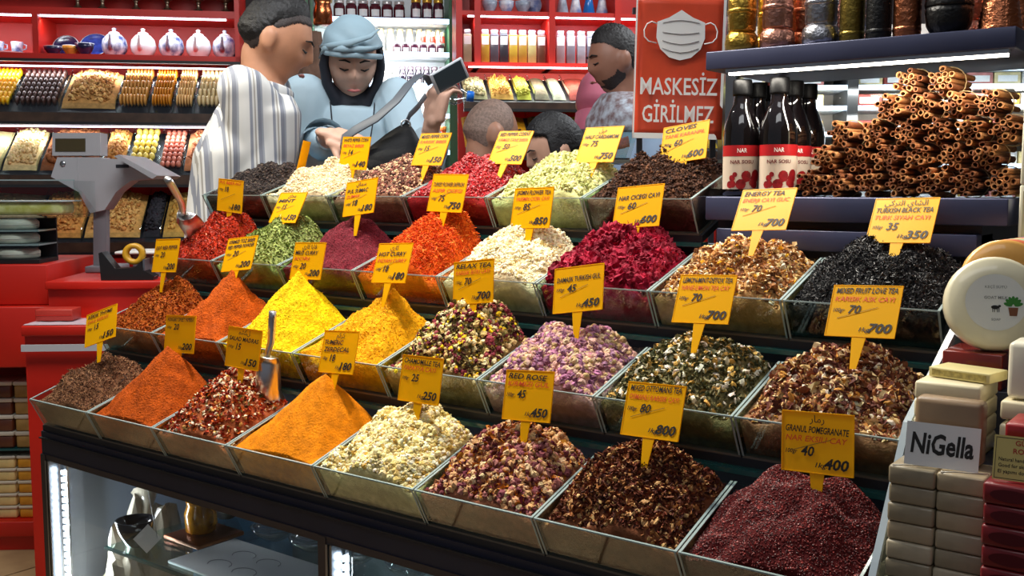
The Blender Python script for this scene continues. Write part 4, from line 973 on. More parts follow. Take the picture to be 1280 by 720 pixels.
def tray(un, x0, x1, h_front, h_back, depth, name, label, divs, lip=.05, y0=-.12):
    t = un.thing(name, label, 'tray', 0, 0, FLOOR)
    MB().prism([(y0, z(h_front) - .02), (y0 + depth, z(h_back) - .02), (y0 + depth, z(h_back) - .035), (y0, z(h_front) - .035)], 'x', x0, x1).build('tray_board', M_dark, t)
    MB().box(x0, x1, y0 - .008, y0 - .003, z(h_front) - .035, z(h_front) + lip * .35).build('front_glass', M_pane, t)
    MB().box(x0, x1, y0 - .014, y0 + .008, z(h_front) - lip - .01, z(h_front) - .022).build('front_board', mat('tray_front', (66, 48, 36), .4, var=.3, vscale=20), t)
    MB().box(x0, x1, y0 - .016, y0 + .02, z(h_front) - lip - .022, z(h_front) - lip - .01).build('lower_lip', M_black, t)
    for xx in divs:
        MB().prism([(y0, z(h_front) - .02), (y0 + depth, z(h_back) - .02), (y0 + depth, z(h_back) + .008), (y0, z(h_front) + .03)], 'x', xx - .002, xx + .002).build('divider', M_glass, t)
    def plane(x, s): return un.at(x, y0 + .012 + (depth - .02) * s, h_front - .0185 + (h_back - h_front) * (.012 + (depth - .02) * s) / depth)
    return t, plane
FR = {}
def fruit_mesh(nm, col, kind):
    bm = bmesh.new(); bmesh.ops.create_icosphere(bm, subdivisions=2, radius=1)
    rr = random.Random(nm)
    for v in bm.verts:
        q = 1 + rr.uniform(-.07, .07)
        if kind == 'disc': v.co = Vector((v.co.x * .42, v.co.y * .95, v.co.z)) * q
        elif kind == 'fig': v.co = Vector((v.co.x * .5, v.co.y, v.co.z * (1 + .1 * math.sin(5 * v.co.y)))) * q
        else: v.co = Vector((v.co.x, v.co.y * .7, v.co.z * .6)) * q
    return MB().bm(bm, True).mesh(nm, mat(nm + '_skin', col, .4, var=.25, vscale=50, spec=.5))
def fruit_rows(name, label, cat, group, plane, xa, xb, rows, per, rad, mesh, s0=.08, s1=.9, seed=1, flat=.42):
    rr = random.Random(seed); up = Vector((0, 0, 1))
    for a in range(rows):
        for b in range(per):
            s = s0 + (s1 - s0) * a / max(1, rows - 1); x = xa + (xb - xa) * (b + .5) / per
            o = obj(name, mesh, None, plane(x, s) + up * (rad * (1.22 if flat < .9 else .85)), (rr.uniform(-.15, .15), rr.uniform(-.06, .06), L.a + rr.uniform(-.07, .07)))
            k = rad * rr.uniform(.94, 1.04); kx = min(k, (xb - xa) / per * .50 / flat); o.scale = (kx, k, k); tag(o, label, cat, group)
def tray_heap(name, label, plane, xa, xb, col, pal, n, size, shape='chip', hgt=.05, seed=1, cat='nuts', s0=.02, s1=.96):
    r = np.random.default_rng(seed); NX, NS = 14, 12; vs = []; 
    c = plane((xa + xb) / 2, 0)
    def pt(fx, fs):
        p = plane(xa + (xb - xa) * fx, s0 + (s1 - s0) * fs); return p - c + Vector((0, 0, hgt * (math.sin(PI * min(.97, max(.03, fx))) ** .5) * (1 - fs * .55) * min(1, .04 + fs * 6) + .002))
    if n and pal: col = tuple(sum(c[a] * w for c, w in pal) / sum(w for _, w in pal) for a in range(3))
    for b in range(NS):
        for a in range(NX): vs.append(pt(a / (NX - 1), b / (NS - 1)))
    fs = [(b * NX + a, b * NX + a + 1, (b + 1) * NX + a + 1, (b + 1) * NX + a) for b in range(NS - 1) for a in range(NX - 1)]
    o = MB().add(vs, fs, True).build(name, powder_mat('tray_' + name + str(seed), col), None, c); tag(o, label, cat, None, 'stuff')
    if n:
        G = []
        for k in range(4):
            m_ = n // 4; bv, bf = SHAPES[shape](r); f = np.stack([r.uniform(.12, .88, m_), r.uniform(.06, .94, m_)], -1)
            p = np.array([pt(a, b)[:] for a, b in f]) + np.array([0, 0, size * .7]); v = np.einsum('nij,mj->nmi', rotmats(m_, None, r), bv) * (size * np.exp(r.normal(0, .2, m_)))[:, None, None] + p[:, None, :]
            G.append((v, bf, palette_cols(pal, m_, r)))
        V, LI, LS, C = join_pieces(G); q = obj('pieces', raw_mesh('pieces', V, LI, LS, C, M_piece), o); q['kind'] = 'stuff'
    return o
Y0 = -.12
hF = L.hit(80, 134, Y0)[1]; hB = L.hit(80, 88, Y0 + .26)[1]
X = lambda px, py=110: L.hit(px, py, Y0 + .1)[0]
dv = [X(p) for p in (20, 80, 150, 190, 220, 246)]
t1, pl1 = tray(L, x0, xt, hF, hB, .26, 'fruit_tray', 'upper sloping glass tray of dried fruit rolls and nuts', dv)
led_strip(L, t1, x0 + .05, x1 - .05, .06, z(h65) - .045, 3.5).location += Vector((0, 0, FLOOR))
G1 = 'dried fruit in the upper tray'
ap, fg, tn, og, pa, sr = [fruit_mesh(n, c, k) for n, c, k in (('apricot', (250, 178, 14), 'disc'), ('fig', (70, 46, 40), 'disc'), ('roll_tan', (196, 140, 66), 'disc'), ('roll_amber', (206, 132, 30), 'disc'), ('roll_pale', (226, 182, 116), 'disc'), ('roll_dark', (214, 190, 140), 'disc'))]
fruit_rows('dried_apricot', 'bright orange-yellow dried apricot in the upper tray', 'dried apricot', G1, pl1, X(-30), X(18), 7, 9, .0205, ap, seed=1)
fruit_rows('dried_fig', 'dark brown dried fig threaded in rows', 'dried fig', G1, pl1, X(24), X(76), 7, 8, .0205, fg, seed=2)
tray_heap('walnut_heap', 'tan broken walnut pieces between the figs and the rolls', pl1, X(82), X(148), (150, 108, 60), [((214, 168, 104), 4), ((176, 124, 66), 3), ((120, 80, 44), 1)], 500, .010, hgt=.06, seed=3)
fruit_rows('fruit_roll', 'tan dried fruit roll stacked beside the walnut pieces', 'fruit roll', G1, pl1, X(153), X(187), 5, 8, .027, tn, seed=4)
fruit_rows('fruit_roll', 'amber dried fruit roll stacked between tan and pale rolls', 'fruit roll', G1, pl1, X(193), X(217), 5, 7, .027, og, seed=5)
fruit_rows('fruit_roll', 'pale peach dried fruit roll stacked beside the amber ones', 'fruit roll', G1, pl1, X(223), X(243), 5, 6, .027, pa, seed=6)
fruit_rows('fruit_roll', 'cream and brown striped dried fruit roll at the tray end', 'fruit roll', G1, pl1, X(249), X(291), 5, 8, .026, sr, seed=7)
hF = L.hit(80, 212, Y0 - .12)[1]; hB = L.hit(80, 160, Y0 + .12)[1]
X = lambda px, py=190: L.hit(px, py, Y0)[0]
t2, pl2 = tray(L, x0, xt, hF, hB, .26, 'nut_tray', 'middle sloping glass tray of nuts and soft dried fruit', [X(p) for p in (10, 56, 130, 162, 200, 232)], y0=Y0 - .12)
led_strip(L, t2, x0 + .05, x1 - .05, -.09, z(h150) - .03, 3.5).location += Vector((0, 0, FLOOR))
tray_heap('pistachio_heap', 'pale shelled nuts in the middle tray at its outer end', pl2, x0, X(9), (180, 150, 100), [((214, 188, 136), 3), ((190, 160, 104), 2)], 300, .010, seed=11)
tray_heap('cashew_heap', 'creamy cashew nuts in the middle tray', pl2, X(12), X(54), (196, 160, 100), [((232, 204, 150), 3), ((214, 180, 120), 2)], 320, .011, 'seed', seed=12)
tray_heap('hazelnut_heap', 'reddish-brown hazelnuts next to the cashews', pl2, X(58), X(128), (110, 62, 36), [((150, 88, 50), 3), ((110, 62, 36), 2)], 380, .010, 'bead', seed=13)
tray_heap('almond_heap', 'golden-brown almonds behind the scale', pl2, X(132), X(160), (160, 104, 50), [((196, 136, 70), 3), ((160, 100, 46), 2)], 260, .010, 'seed', seed=14)
sl1 = fruit_mesh('mango_slice', (236, 206, 96), 'slab'); sl2 = fruit_mesh('papaya_slice', (206, 118, 96), 'slab')
fruit_rows('mango_slice', 'glossy pale yellow dried mango slice', 'dried mango', 'mango slices', pl2, X(166), X(196), 6, 4, .030, sl1, flat=1, seed=15)
fruit_rows('papaya_slice', 'salmon-pink dried papaya strip', 'dried papaya', 'papaya strips', pl2, X(204), X(230), 8, 4, .024, sl2, flat=1, seed=16)
tray_heap('pistachio_shell_heap', 'mixed dried fruit hidden behind the striped shirt', pl2, X(234), x1 - .025, (150, 90, 60), [((190, 120, 80), 2)], 120, .012, seed=17)
hF = L.hit(150, 296, Y0 - .26)[1]; hB = L.hit(150, 238, Y0)[1]
X = lambda px, py=270: L.hit(px, py, Y0 - .14)[0]
t3, pl3 = tray(L, x0, xt, hF, hB, .27, 'nut_tray', 'lowest sloping glass tray of nuts and raisins behind the tape dispenser', [X(p) for p in (50, 110, 182, 206)], y0=Y0 - .26)
tray_heap('peanut_heap', 'orange-tan peanuts seen under the glass case', pl3, X(52), X(108), (176, 116, 56), [((214, 150, 80), 3), ((190, 124, 60), 2)], 360, .011, 'seed', seed=21)
tray_heap('roasted_nut_heap', 'golden roasted nuts behind the scale column', pl3, X(112), X(180), (180, 128, 64), [((226, 176, 104), 3), ((196, 138, 72), 2)], 420, .011, seed=22)
tray_heap('black_raisin_heap', 'black raisins beside the roasted nuts', pl3, X(184), X(205), (26, 24, 28), [((44, 42, 48), 2)], 260, .008, 'bead', seed=23, cat='raisins')
tray_heap('golden_raisin_heap', 'golden raisins beside the black ones', pl3, X(208), X(262), (186, 140, 60), [((216, 172, 90), 2), ((190, 140, 60), 1)], 300, .008, 'bead', seed=24, cat='raisins')
tray_heap('sunflower_seed_heap', 'pale seeds at the outer end of the lowest tray', pl3, x0, X(48), (170, 150, 116), [((200, 180, 140), 2)], 200, .008, seed=25)
MB().box(x0, x1, -.38, .30, 0, z(hF) - .085).build('base_cabinet', M_redd, sf)

# teapots, bowls, goblets
M_wb = [mat('porcelain_blue', (220, 224, 232), .25, col2=(60, 74, 130), vscale=30, spec=.6), mat('porcelain_white', (228, 230, 234), .25, var=.06, vscale=20, spec=.6)]
def teapot(px, py, mi, label, un=L, y=.12, w=40):
    x, h = un.hit(px, py, y); k = w / 40 * .0545
    t = un.thing('teapot', label, 'teapot', x, y, h65 + .0005, 'porcelain teapots on the red shelf'); m = M_wb[mi]; t.rotation_euler = (0, 0, un.a + R(58)); t.scale = (1, 1, 1.18)
    MB().lathe([(k * .55, 0), (k * .6, .004), (k * .92, k * .4), (k, k * .8), (k * .9, k * 1.2), (k * .6, k * 1.5), (k * .42, k * 1.58)], 24).build('pot_body', m, t)
    MB().lathe([(k * .46, k * 1.57), (k * .40, k * 1.68), (k * .14, k * 1.78), (k * .14, k * 1.84), (k * .2, k * 1.92), (k * .08, k * 2.0)], 16).build('lid', m, t)
    MB().tube([(-k * .80, -.02, k * .55), (-k * 1.12, -.03, k * .85), (-k * 1.16, -.035, k * 1.25), (-k * 1.3, -.04, k * 1.4)], [k * .22, k * .15, k * .1, k * .09], 8).build('spout', m, t)
    MB().tube([(k * .7, .02, k * 1.3), (k * 1.15, .02, k * 1.25), (k * 1.2, .02, k * .75), (k * .85, .02, k * .45)], k * .09, 8).build('handle', m, t)
for px, mi, lb in ((143, 0, 'blue-flowered white teapot next to the blue plate'), (179, 1, 'plain white teapot between two blue-flowered ones beside the first'), (214, 0, 'blue-flowered teapot between the two white ones'), (248, 1, 'plain white teapot next to the last blue-flowered one'), (281, 0, 'dark blue-flowered teapot at the shelf end')):
    teapot(px, 50, mi, lb)
M_blue = mat('glaze_blue', (40, 62, 140), .2, var=.4, vscale=40, spec=.7); M_dblue = mat('glaze_navy', (26, 28, 66), .2, spec=.7); M_amb = mat('glaze_amber', (190, 130, 50), .25, var=.3, vscale=40)
def bowl(px, m, label, r=.05, h=.05, tilt=0, y=.10, name='glazed_bowl', x=None):
    if x is None: x, _ = L.hit(px, 55, y)
    t = L.thing(name, label, 'bowl' if name == 'glazed_bowl' else 'plate', x, y, h65 + .0005)
    Mx = Matrix.Translation((0, 0, r * abs(math.sin(R(tilt))))) @ Matrix.Rotation(R(tilt), 4, 'X') if tilt else None
    MB().lathe([(r * .45, 0), (r * .5, .003), (r * .9, h * .6), (r, h), (r * .95, h), (r * .82, h * .62), (r * .4, .008)], 24, M=Mx).build('bowl_body', m, t)
    MB().lathe([(r * .97, h * .93), (r * 1.01, h), (r * .95, h * 1.02)], 24, M=Mx, close=False).build('rim', M_wb[1], t)
bowl(0, M_dblue, 'navy plate with pale rim standing by the shelf divider', .055, .02, 62, name='glazed_plate', y=.22, x=xd + .074)
bowl(0, M_dblue, 'navy bowl in front of the standing plate', .038, .035, y=.06, x=xd + .056); bowl(0, M_amb, 'amber glazed bowl with patterned side', .034, .045, x=xd + .118); bowl(0, M_dblue, 'dark patterned bowl beside the blue plate', .040, .05, y=.06, x=xd + .186)
bowl(0, M_blue, 'bright blue plate with white rim tilted towards the front', .064, .022, 55, name='glazed_plate', y=.215, x=xd + .198)
bowl(9, M_wb[1], 'white saucer under the little cups', .075, .012, y=.12, name='glazed_plate')
for px in (-3, 21):
    x, _ = L.hit(px, 50, .12); t = L.thing('porcelain_cup', 'blue patterned cup on a white saucer', 'cup', x, .12, h65 + .014, 'porcelain cups')
    MB().lathe([(.018, 0), (.021, .003), (.026, .045), (.024, .045), (.018, .008)], 20).build('cup_body', M_wb[0], t)
    MB().tube([(.024, 0, .036), (.038, 0, .032), (.038, 0, .016), (.022, 0, .012)], .003, 6).build('handle', M_wb[0], t)
for k, px in enumerate((97, 128, 170, 209, 248, 282)):
    x, _ = L.hit(px, 4, .1); t = L.thing('metal_goblet', 'engraved metal goblet on the top red shelf', 'goblet', x, .10, h_top + .0005, 'goblets on the top red shelf')
    m = mat('goblet_metal', (150, 130, 110), .3, .9, bump=.3, bscale=120)
    MB().lathe([(.036, 0), (.037, .002), (.022, .010), (.008, .024), (.007, .040), (.011, .046)], 20).build('foot', m, t)
    MB().lathe([(.010, .046), (.030, .062), (.038, .090), (.040, .120), (.037, .120), (.028, .066)], 20).build('cup', m, t)

# ---- red counter, glass case and scale on the aisle side
C = Unit(0, 3.35, 4)
def ch(px, py, y=0): return C.hit(px, py, y)
xa, ht = ch(-170, 470)[0], 0
xc, _ = ch(62, 400)
cb = C.thing('red_cabinet', 'red cabinet with lit shelf opening and stepped drawers', 'cabinet', 0, 0, FLOOR)
hA = ch(30, 330)[1]; hB_ = ch(30, 376)[1]; hC = ch(30, 455)[1]; hD = ch(30, 480)[1]; hE = ch(30, 650)[1]
MB().box(xa, xc, 0, .02, 0, z(hE) - .02).build('kick_panel', M_redd, cb)
MB().rbox(xa, xc + .02, -.02, .0, .05, z(hE), .003).build('bottom_rail', M_red, cb)
MB().box(xc - .035, xc, -.005, .45, 0, z(hC)).build('side_panel', M_redd, cb)
MB().box(xa, xc, .44, .45, 0, z(hA)).build('back_panel', M_redd, cb)
MB().box(xa, xc - .035, 0, .44, z(hE) - .03, z(hE)).build('shelf', M_redd, cb)
hG = ch(30, 562)[1]
MB().box(xa, xc - .035, .01, .44, z(hG) - .006, z(hG)).build('glass_shelf', M_teal, cb)
MB().rbox(xa, xc + .03, -.07, .44, z(hC), z(hB_) - .012, .004).build('drawer_front', M_red, cb)
MB().rbox(xa, xc + .01, -.03, .44, z(hB_) - .010, z(hA), .004).build('drawer_front', M_red, cb)
# packs of sweets on the cabinet shelves
r_p = random.Random(6)
for row, (hh, n, names) in enumerate(((hE, 5, ('amber', 'cream')), (hG, 4, ('brown', 'gold')))):
    for c_ in range(5):
        xx = xc - .132 - c_ * .098
        for k in range(n):
            hp = .0425 if row == 0 else .056
            cl = [((226, 158, 40), (222, 196, 130)), ((96, 50, 30), (176, 138, 74))][row][(c_ + row) % 2]
            o = thing('sweet_pack', 'clear-lidded %s sweets tub, %s in its stack on the %s cabinet shelf' % (names[(c_ + row) % 2], ['lowest', 'second', 'third', 'fourth', 'fifth'][k], 'lower' if row == 0 else 'upper'), 'tub', C.at(xx, .02, hh + .0005 + k * hp), C.a, 'sweets tubs in the red cabinet')
            MB().rbox(0, .090, 0, .13, 0, hp * .74, .006).build('tub', mat('tub_%d_%d' % (row, (c_ + row) % 2), cl, .35, var=.2, vscale=20, coat=.3), o)
            MB().rbox(-.002, .092, -.002, .132, hp * .74, hp - .001, .003).build('lid', mat('tub_lid', (214, 206, 186), .2, spec=.7), o)
# glass case with cheeses
hg0 = ch(30, 325)[1] ; hg1 = ch(30, 272)[1]; xg = ch(48, 300)[0]
gc = C.thing('glass_case', 'glass counter case with black frame on the red cabinet', 'display case', 0, 0, hA + .001)
zz = lambda h: h - hA - .001
MB().box(xa, xg, 0, .17, 0, .012).build('case_base', M_black, gc)
MB().box(xa, xg, .16, .17, .012, zz(hg1)).build('case_back', M_dark, gc)
MB().box(xa, xg, 0, .005, .012, zz(hg1)).build('front_glass', M_pane, gc)
for q in (1, 2): MB().box(xa, xg, .006, .16, zz(hg0) + q * (hg1 - hg0) / 3, zz(hg0) + q * (hg1 - hg0) / 3 + .005).build('case_shelf', M_edge, gc)
MB().box(xa, xg + .13, -.03, .17, zz(hg1), zz(hg1) + .008).build('top_glass', M_pane, gc)
hg2 = ch(30, 226)[1]
MB().box(xa, xg + .13, -.03, -.025, zz(hg1) + .008, zz(hg2)).build('sneeze_glass', M_pane, gc)
MB().box(xg + .125, xg + .13, -.025, .17, zz(hg1) + .008, zz(hg2)).build('sneeze_glass', M_pane, gc)
MB().box(xa, xg + .13, -.03, -.025, zz(hg2), zz(hg2) + .004).build('glass_rim', M_edge, gc)
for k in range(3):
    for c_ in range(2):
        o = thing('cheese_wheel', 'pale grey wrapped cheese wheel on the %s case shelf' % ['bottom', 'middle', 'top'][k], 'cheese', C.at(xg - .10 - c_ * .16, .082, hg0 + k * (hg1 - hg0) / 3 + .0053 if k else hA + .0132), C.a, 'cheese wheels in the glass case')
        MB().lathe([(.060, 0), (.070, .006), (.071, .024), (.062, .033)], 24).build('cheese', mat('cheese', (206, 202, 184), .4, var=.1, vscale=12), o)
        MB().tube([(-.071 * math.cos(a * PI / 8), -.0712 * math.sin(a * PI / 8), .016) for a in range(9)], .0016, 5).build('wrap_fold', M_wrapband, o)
o = C.thing('delight_slab', 'yellow-green pistachio sweet slab under a plastic sheet on the glass case', 'sweet', ch(10, 250)[0] - .14, .02, hg1 + .0095)
MB().rbox(0, .30, 0, .125, 0, .040, .01).build('slab', mat('delight', (190, 184, 80), .45, col2=(226, 222, 150), vscale=30), o)
MB().rbox(-.01, .32, -.01, .135, .040, .045, .002).build('plastic_sheet', mat('sheet', (214, 216, 214), .2, spec=.7), o)
# counter with scale
K = Unit(130, 3.25, 4)
xk0 = (C.at(xc + .036, 0, 0) - K.O).dot(K.ux); hk = K.hit(90, 352)[1]; xk1, _ = K.hit(214, 352)
kc = K.thing('red_counter', 'low red counter carrying the scale and tape dispenser', 'counter', 0, 0, FLOOR)
MB().rbox(xk0, xk1, 0, .51, z(hk) - .025, z(hk), .003).build('counter_top', M_redd, kc)
MB().box(xk0 + .002, xk1 - .01, .02, .50, 0, z(hk) - .025).build('counter_body', M_redd, kc)
h2 = K.hit(100, 405, -.16)[1]; 
MB().rbox(xk0, K.hit(150, 400, -.1)[0], -.20, .02, z(h2) - .03, z(h2), .003).build('lower_ledge', M_redd, kc)
MB().box(xk0 + .002, K.hit(150, 400, -.1)[0] - .01, -.18, .02, 0, z(h2) - .03).build('lower_body', M_red, kc)
MB().box(xk0, K.hit(150, 400, -.1)[0], -.206, -.20, z(h2) - .075, z(h2) - .055).build('price_rail', mat('rail_white', (190, 190, 196), .4), kc)
o = K.thing('red_box', 'small red cardboard box on a white plastic sheet', 'box', xk0 + .012, -.12, h2 + .0045)
MB().rbox(0, .11, 0, .08, 0, .035, .003).build('carton', mat('carton_red', (176, 48, 36), .5), o); MB().box(.002, .108, -.001, 0, .016, .018).build('seam', M_redd, o)
o = K.thing('plastic_sheet', 'crumpled white plastic sheet on the red ledge', 'sheet', xk0 + .002, -.19, h2 + .0008); vs = []; fs = []
for b in range(9):
    for a in range(13): vs.append((a * .018, b * .02, .0012 + .0012 * math.sin(a * 2.1 + b) * math.sin(b * 1.7)))
MB().add(vs, [(b * 13 + a, b * 13 + a + 1, (b + 1) * 13 + a + 1, (b + 1) * 13 + a) for b in range(8) for a in range(12)], True).build('film', mat('film_white', (206, 196, 208), .25, spec=.6), o)
# scale
M_sg = mat('scale_grey', (168, 166, 168), .45, var=.03, vscale=8); M_sd = mat('scale_dark', (120, 118, 122), .5)
SY = .385; sx, sh_ = K.hit(126, 330, SY)
sc = K.thing('market_scale', 'grey market scale with mast display and slanted pan', 'scale', sx, SY, hk + .0005)
def kp(px, py, y=SY): a, b = K.hit(px, py, y); return (a - sx, b - hk - .0005)
def poly(name, pts, y0, y1, m): return MB().prism([kp(*p) for p in pts][::-1], 'y', y0, y1).build(name, m, sc)
MB().rbox(-.036, .07, -.06, .10, 0, .022, .004).build('foot', M_sd, sc)
poly('mast', [(119, 338), (135, 338), (135, 255), (119, 255)], -.02, .02, M_sd)
poly('neck', [(100, 197), (131, 197), (133, 199), (166, 199), (206, 222), (168, 226), (150, 240), (136, 262), (118, 266), (104, 240)], -.045, .055, M_sg)
poly('display_head', [(72, 167), (131, 167), (131, 195), (72, 195)], -.05, .03, M_sg)
poly('screen', [(76, 174), (113, 174), (113, 190), (76, 190)], -.0525, -.050, mat('lcd', (70, 60, 36), .3))
poly('lower_head', [(70, 221), (78, 197), (102, 197), (104, 240)], -.048, .03, M_sg)
lo = poly('brand_plate', [(150, 206), (166, 206), (166, 210), (150, 210)], -.047, -.0455, M_dark)
poly('pan', [(160, 197), (166, 195), (212, 220), (206, 224)], -.16, .16, M_sg)
a, b = kp(85, 205); MB().lathe([(.010, 0), (.010, .003), (.004, .004)], 16, M=Matrix.Translation((a, -.048, b)) @ Matrix.Rotation(PI / 2, 4, 'X')).build('emblem', M_steel, sc)
# tape dispenser and tray
tx, _ = K.hit(160, 345, .06)
td = K.thing('tape_dispenser', 'black desk tape dispenser with a roll of yellow tape', 'tape dispenser', tx, .06, hk + .0005)
MB().prism([(-.075, 0), (.085, 0), (.090, .012), (.060, .030), (.050, .060), (.030, .040), (-.03, .036), (-.07, .090), (-.08, .086)], 'y', -.03, .03).build('dispenser_body', M_black, td)
MB().lathe([(.018, -.012), (.034, -.012), (.034, .012), (.018, .012), (.018, -.012)], 28, M=Matrix.Translation((.022, 0, .082)) @ Matrix.Rotation(PI / 2, 4, 'X'), close=False).build('tape_roll', mat('tape_yellow', (214, 160, 40), .35), td)
MB().box(.056, .062, -.03, .03, .030, .066).build('cutter', M_steel, td)
wx, _ = K.hit(189, 300, .20)
wt = K.thing('weighing_tray', 'white flat weighing tray on the counter behind the tape', 'tray', wx, .20, hk + .0005)
MB().rbox(-.10, .11, -.07, .09, .075, .085, .004).build('tray_plate', M_lwhite, wt); MB().box(-.05, .06, -.04, .06, 0, .075).build('tray_body', M_sd, wt)

# ---- middle shop: white lit shelves of jars between green posts
Mu = Unit(392, 5.05, 9)
M_white = mat('shelf_white', (226, 230, 232), .4); M_green = mat('post_green', (46, 104, 66), .45)
mw = Mu.thing('white_jar_shelf', 'bright white lit shelf of jars between green posts', 'shelf', 0, 0, FLOOR)
mx0 = Mu.hit(392, 60)[0]; mx1 = Mu.hit(568, 60)[0]
MB().box(mx0, mx1, .24, .26, 0, z(2.3)).build('back_panel', M_white, mw)
for px in (386, 567):
    xx = Mu.hit(px, 80)[0]; MB().box(xx - .022, xx + .022, -.02, .26, 0, z(2.35)).build('post', M_green, mw)
    MB().box(xx + (.022 if px > 500 else -.035), xx + (.03 if px > 500 else -.022), -.02, .26, 0, z(2.35)).build('red_strip', M_red, mw)
HB = [Mu.hit(480, py)[1] for py in (23, 65, 104, 142, 188, 240)]
for k, h in enumerate(HB):
    MB().box(mx0 + .02, mx1 - .02, 0, .24, z(h) - .018, z(h)).build('shelf_board', M_white, mw)
    MB().box(mx0 + .02, mx1 + .02, -.012, 0, z(h) - .020, z(h) + .002).build('light_edge', mat('edge_lit', (200, 226, 255), .4, emit=2.2), mw)
MB().box(mx0, mx1, 0, .24, 0, z(HB[-1]) - .03).build('base_cabinet', M_white, mw)
for h in HB[:4]:
    n = Mu.at((mx0 + mx1) / 2, .03, h - .03); lamp('shelf_led', 'AREA', n, n + Mu.uy * .12 + Vector((0, 0, -.3)), 2.6, (.94, .97, 1), mx1 - mx0 - .1, .03)
JM = {}
def jar(un, x, y, h, key, label, group, r=.024, hh=.075, body=(120, 30, 40), lid=(226, 196, 120), cat='jar', square=False, glassy=True):
    if key not in JM:
        mb = mat('jar_' + key, body, .15, var=.15, vscale=20, spec=.7, coat=.4); ml = mat('jarlid_' + key, lid, .3, .6)
        if square:
            JM[key] = (MB().rbox(-r, r, -r, r, 0, hh * .86, .003).mesh('jar_body', mb), MB().rbox(-r * .8, r * .8, -r * .8, r * .8, hh * .86, hh, .003).mesh('lid', ml), MB().box(-r * .8, r * .8, -r - .0008, -r, hh * .55, hh * .8).mesh('jar_label', M_lwhite))
        else:
            JM[key] = (MB().lathe([(r * .9, 0), (r, .004), (r, hh * .66), (r * .8, hh * .8), (r * .78, hh * .84)], 16).mesh('jar_body', mb), MB().lathe([(r * .86, hh * .82), (r * .88, hh * .84), (r * .88, hh * .98), (r * .8, hh)], 16).mesh('lid', ml),
                       MB().add(*arc_patch(r * 1.01, hh * .16, hh * .52, -2.3, -.84, 8), True).mesh('jar_label', M_lwhite))
    t = un.thing('jar', label, cat, x, y, h + .0008, group)
    for n, me in zip(('jar_body', 'lid', 'jar_label'), JM[key]): obj(n, me, t)
def jrow(un, h, pxs, py, y, key, label, group, **kw):
    for px in pxs: jar(un, un.hit(px, py, y)[0], y, h, key, label, group, **kw)
GJ = 'jars on the white shelves'
jrow(Mu, HB[0], range(424, 500, 15), 12, .06, 'cherry', 'dark red jam jar on the top white shelf', GJ, r=.028, hh=.09, body=(92, 16, 30), lid=(230, 226, 220))
jrow(Mu, HB[0], range(520, 560, 14), 12, .06, 'honeytop', 'dark jar with a gold lid at the end of the top white shelf', GJ, r=.027, hh=.105, body=(80, 22, 40), lid=(226, 176, 70))
jrow(Mu, HB[1], range(440, 550, 12), 48, .14, 'cream', 'tall cream bottle with gold cap at the back of the second white shelf', GJ, r=.018, hh=.13, body=(232, 216, 190), lid=(206, 190, 150))
jrow(Mu, HB[1], range(496, 562, 11), 55, .05, 'plum', 'small plum-coloured jar in front on the second white shelf', GJ, r=.020, hh=.052, body=(84, 36, 56), lid=(210, 200, 200))
jrow(Mu, HB[1], (529, 541, 553), 40, .09, 'tomato', 'bright red pointed bottle among the cream ones', GJ, r=.014, hh=.11, body=(206, 50, 30), lid=(236, 210, 170))
jrow(Mu, HB[2], range(460, 495, 10), 92, .06, 'silver', 'clear and silver tin on the third white shelf', GJ, r=.018, hh=.06, body=(196, 200, 196), lid=(190, 190, 180))
jrow(Mu, HB[2], range(503, 556, 10), 92, .05, 'ink', 'small dark-bodied jar on the third white shelf', GJ, r=.018, hh=.046, body=(44, 34, 52), lid=(190, 180, 190))
jrow(Mu, HB[2], range(503, 556, 10), 84, .13, 'inkb', 'dark jar in the raised back line of the third white shelf', GJ, r=.018, hh=.095, body=(52, 36, 56), lid=(150, 130, 140))
jrow(Mu, HB[3], range(464, 556, 11), 132, .06, 'paleglass', 'pale glass jar on the fourth white shelf', GJ, r=.019, hh=.07, body=(186, 196, 196), lid=(206, 200, 190))
jrow(Mu, HB[4], range(520, 562, 16), 170, .06, 'orange', 'orange-red tub on the lowest visible white shelf', GJ, r=.028, hh=.12, body=(224, 66, 26), lid=(236, 120, 60))
# copper pots and brown cloth hanging in front of it
cp = thing('copper_pot_rack', 'hanging copper pots on a rail', 'rack', P(388, 42, 3.9), YAW)
M_cop = mat('copper_bright', (190, 108, 66), .25, 1, bump=.2, bscale=80)
for dx, dz in ((-.047, .05), (.047, .03)):
    MB().lathe([(.030, 0), (.036, .004), (.034, .05), (.028, .075), (.032, .09)], 18, M=Matrix.Translation((dx, 0, dz))).build('copper_pot', M_cop, cp)
    MB().tube([(dx + .03, 0, dz + .08), (dx + .034, -.004, .15), (dx + .03, -.010, .176), (dx + .02, -.010, .19)], .005, 6).build('pot_handle', mat('handle_pale', (220, 196, 150), .5), cp)
MB().box(-.10, .10, -.006, .006, .17, .182).build('rail', M_black, cp)
for x in (-.09, .09): MB().box(x - .004, x + .004, -.004, .004, .18, 1.3).build('hanger', M_black, cp)
bc = thing('brown_shawl', 'long brown cloth hanging behind the young man', 'cloth', P(389, 150, 3.9), YAW)
vs = []; n = 24
for b in range(8):
    for a in range(n):
        an = 2 * PI * a / n; rr_ = (.055 + .012 * math.sin(an * 6)) * (1 - .35 * (b / 7) ** 2); vs.append((rr_ * math.cos(an), rr_ * .6 * math.sin(an), b * .046))
MB().add(vs, [(b * n + a, b * n + (a + 1) % n, (b + 1) * n + (a + 1) % n, (b + 1) * n + a) for b in range(7) for a in range(n)] + [tuple(range(n))[::-1], tuple(range(7 * n, 8 * n))], True).build('cloth', mat('brown_cloth', (104, 76, 60), .8, var=.3, vscale=30), bc)
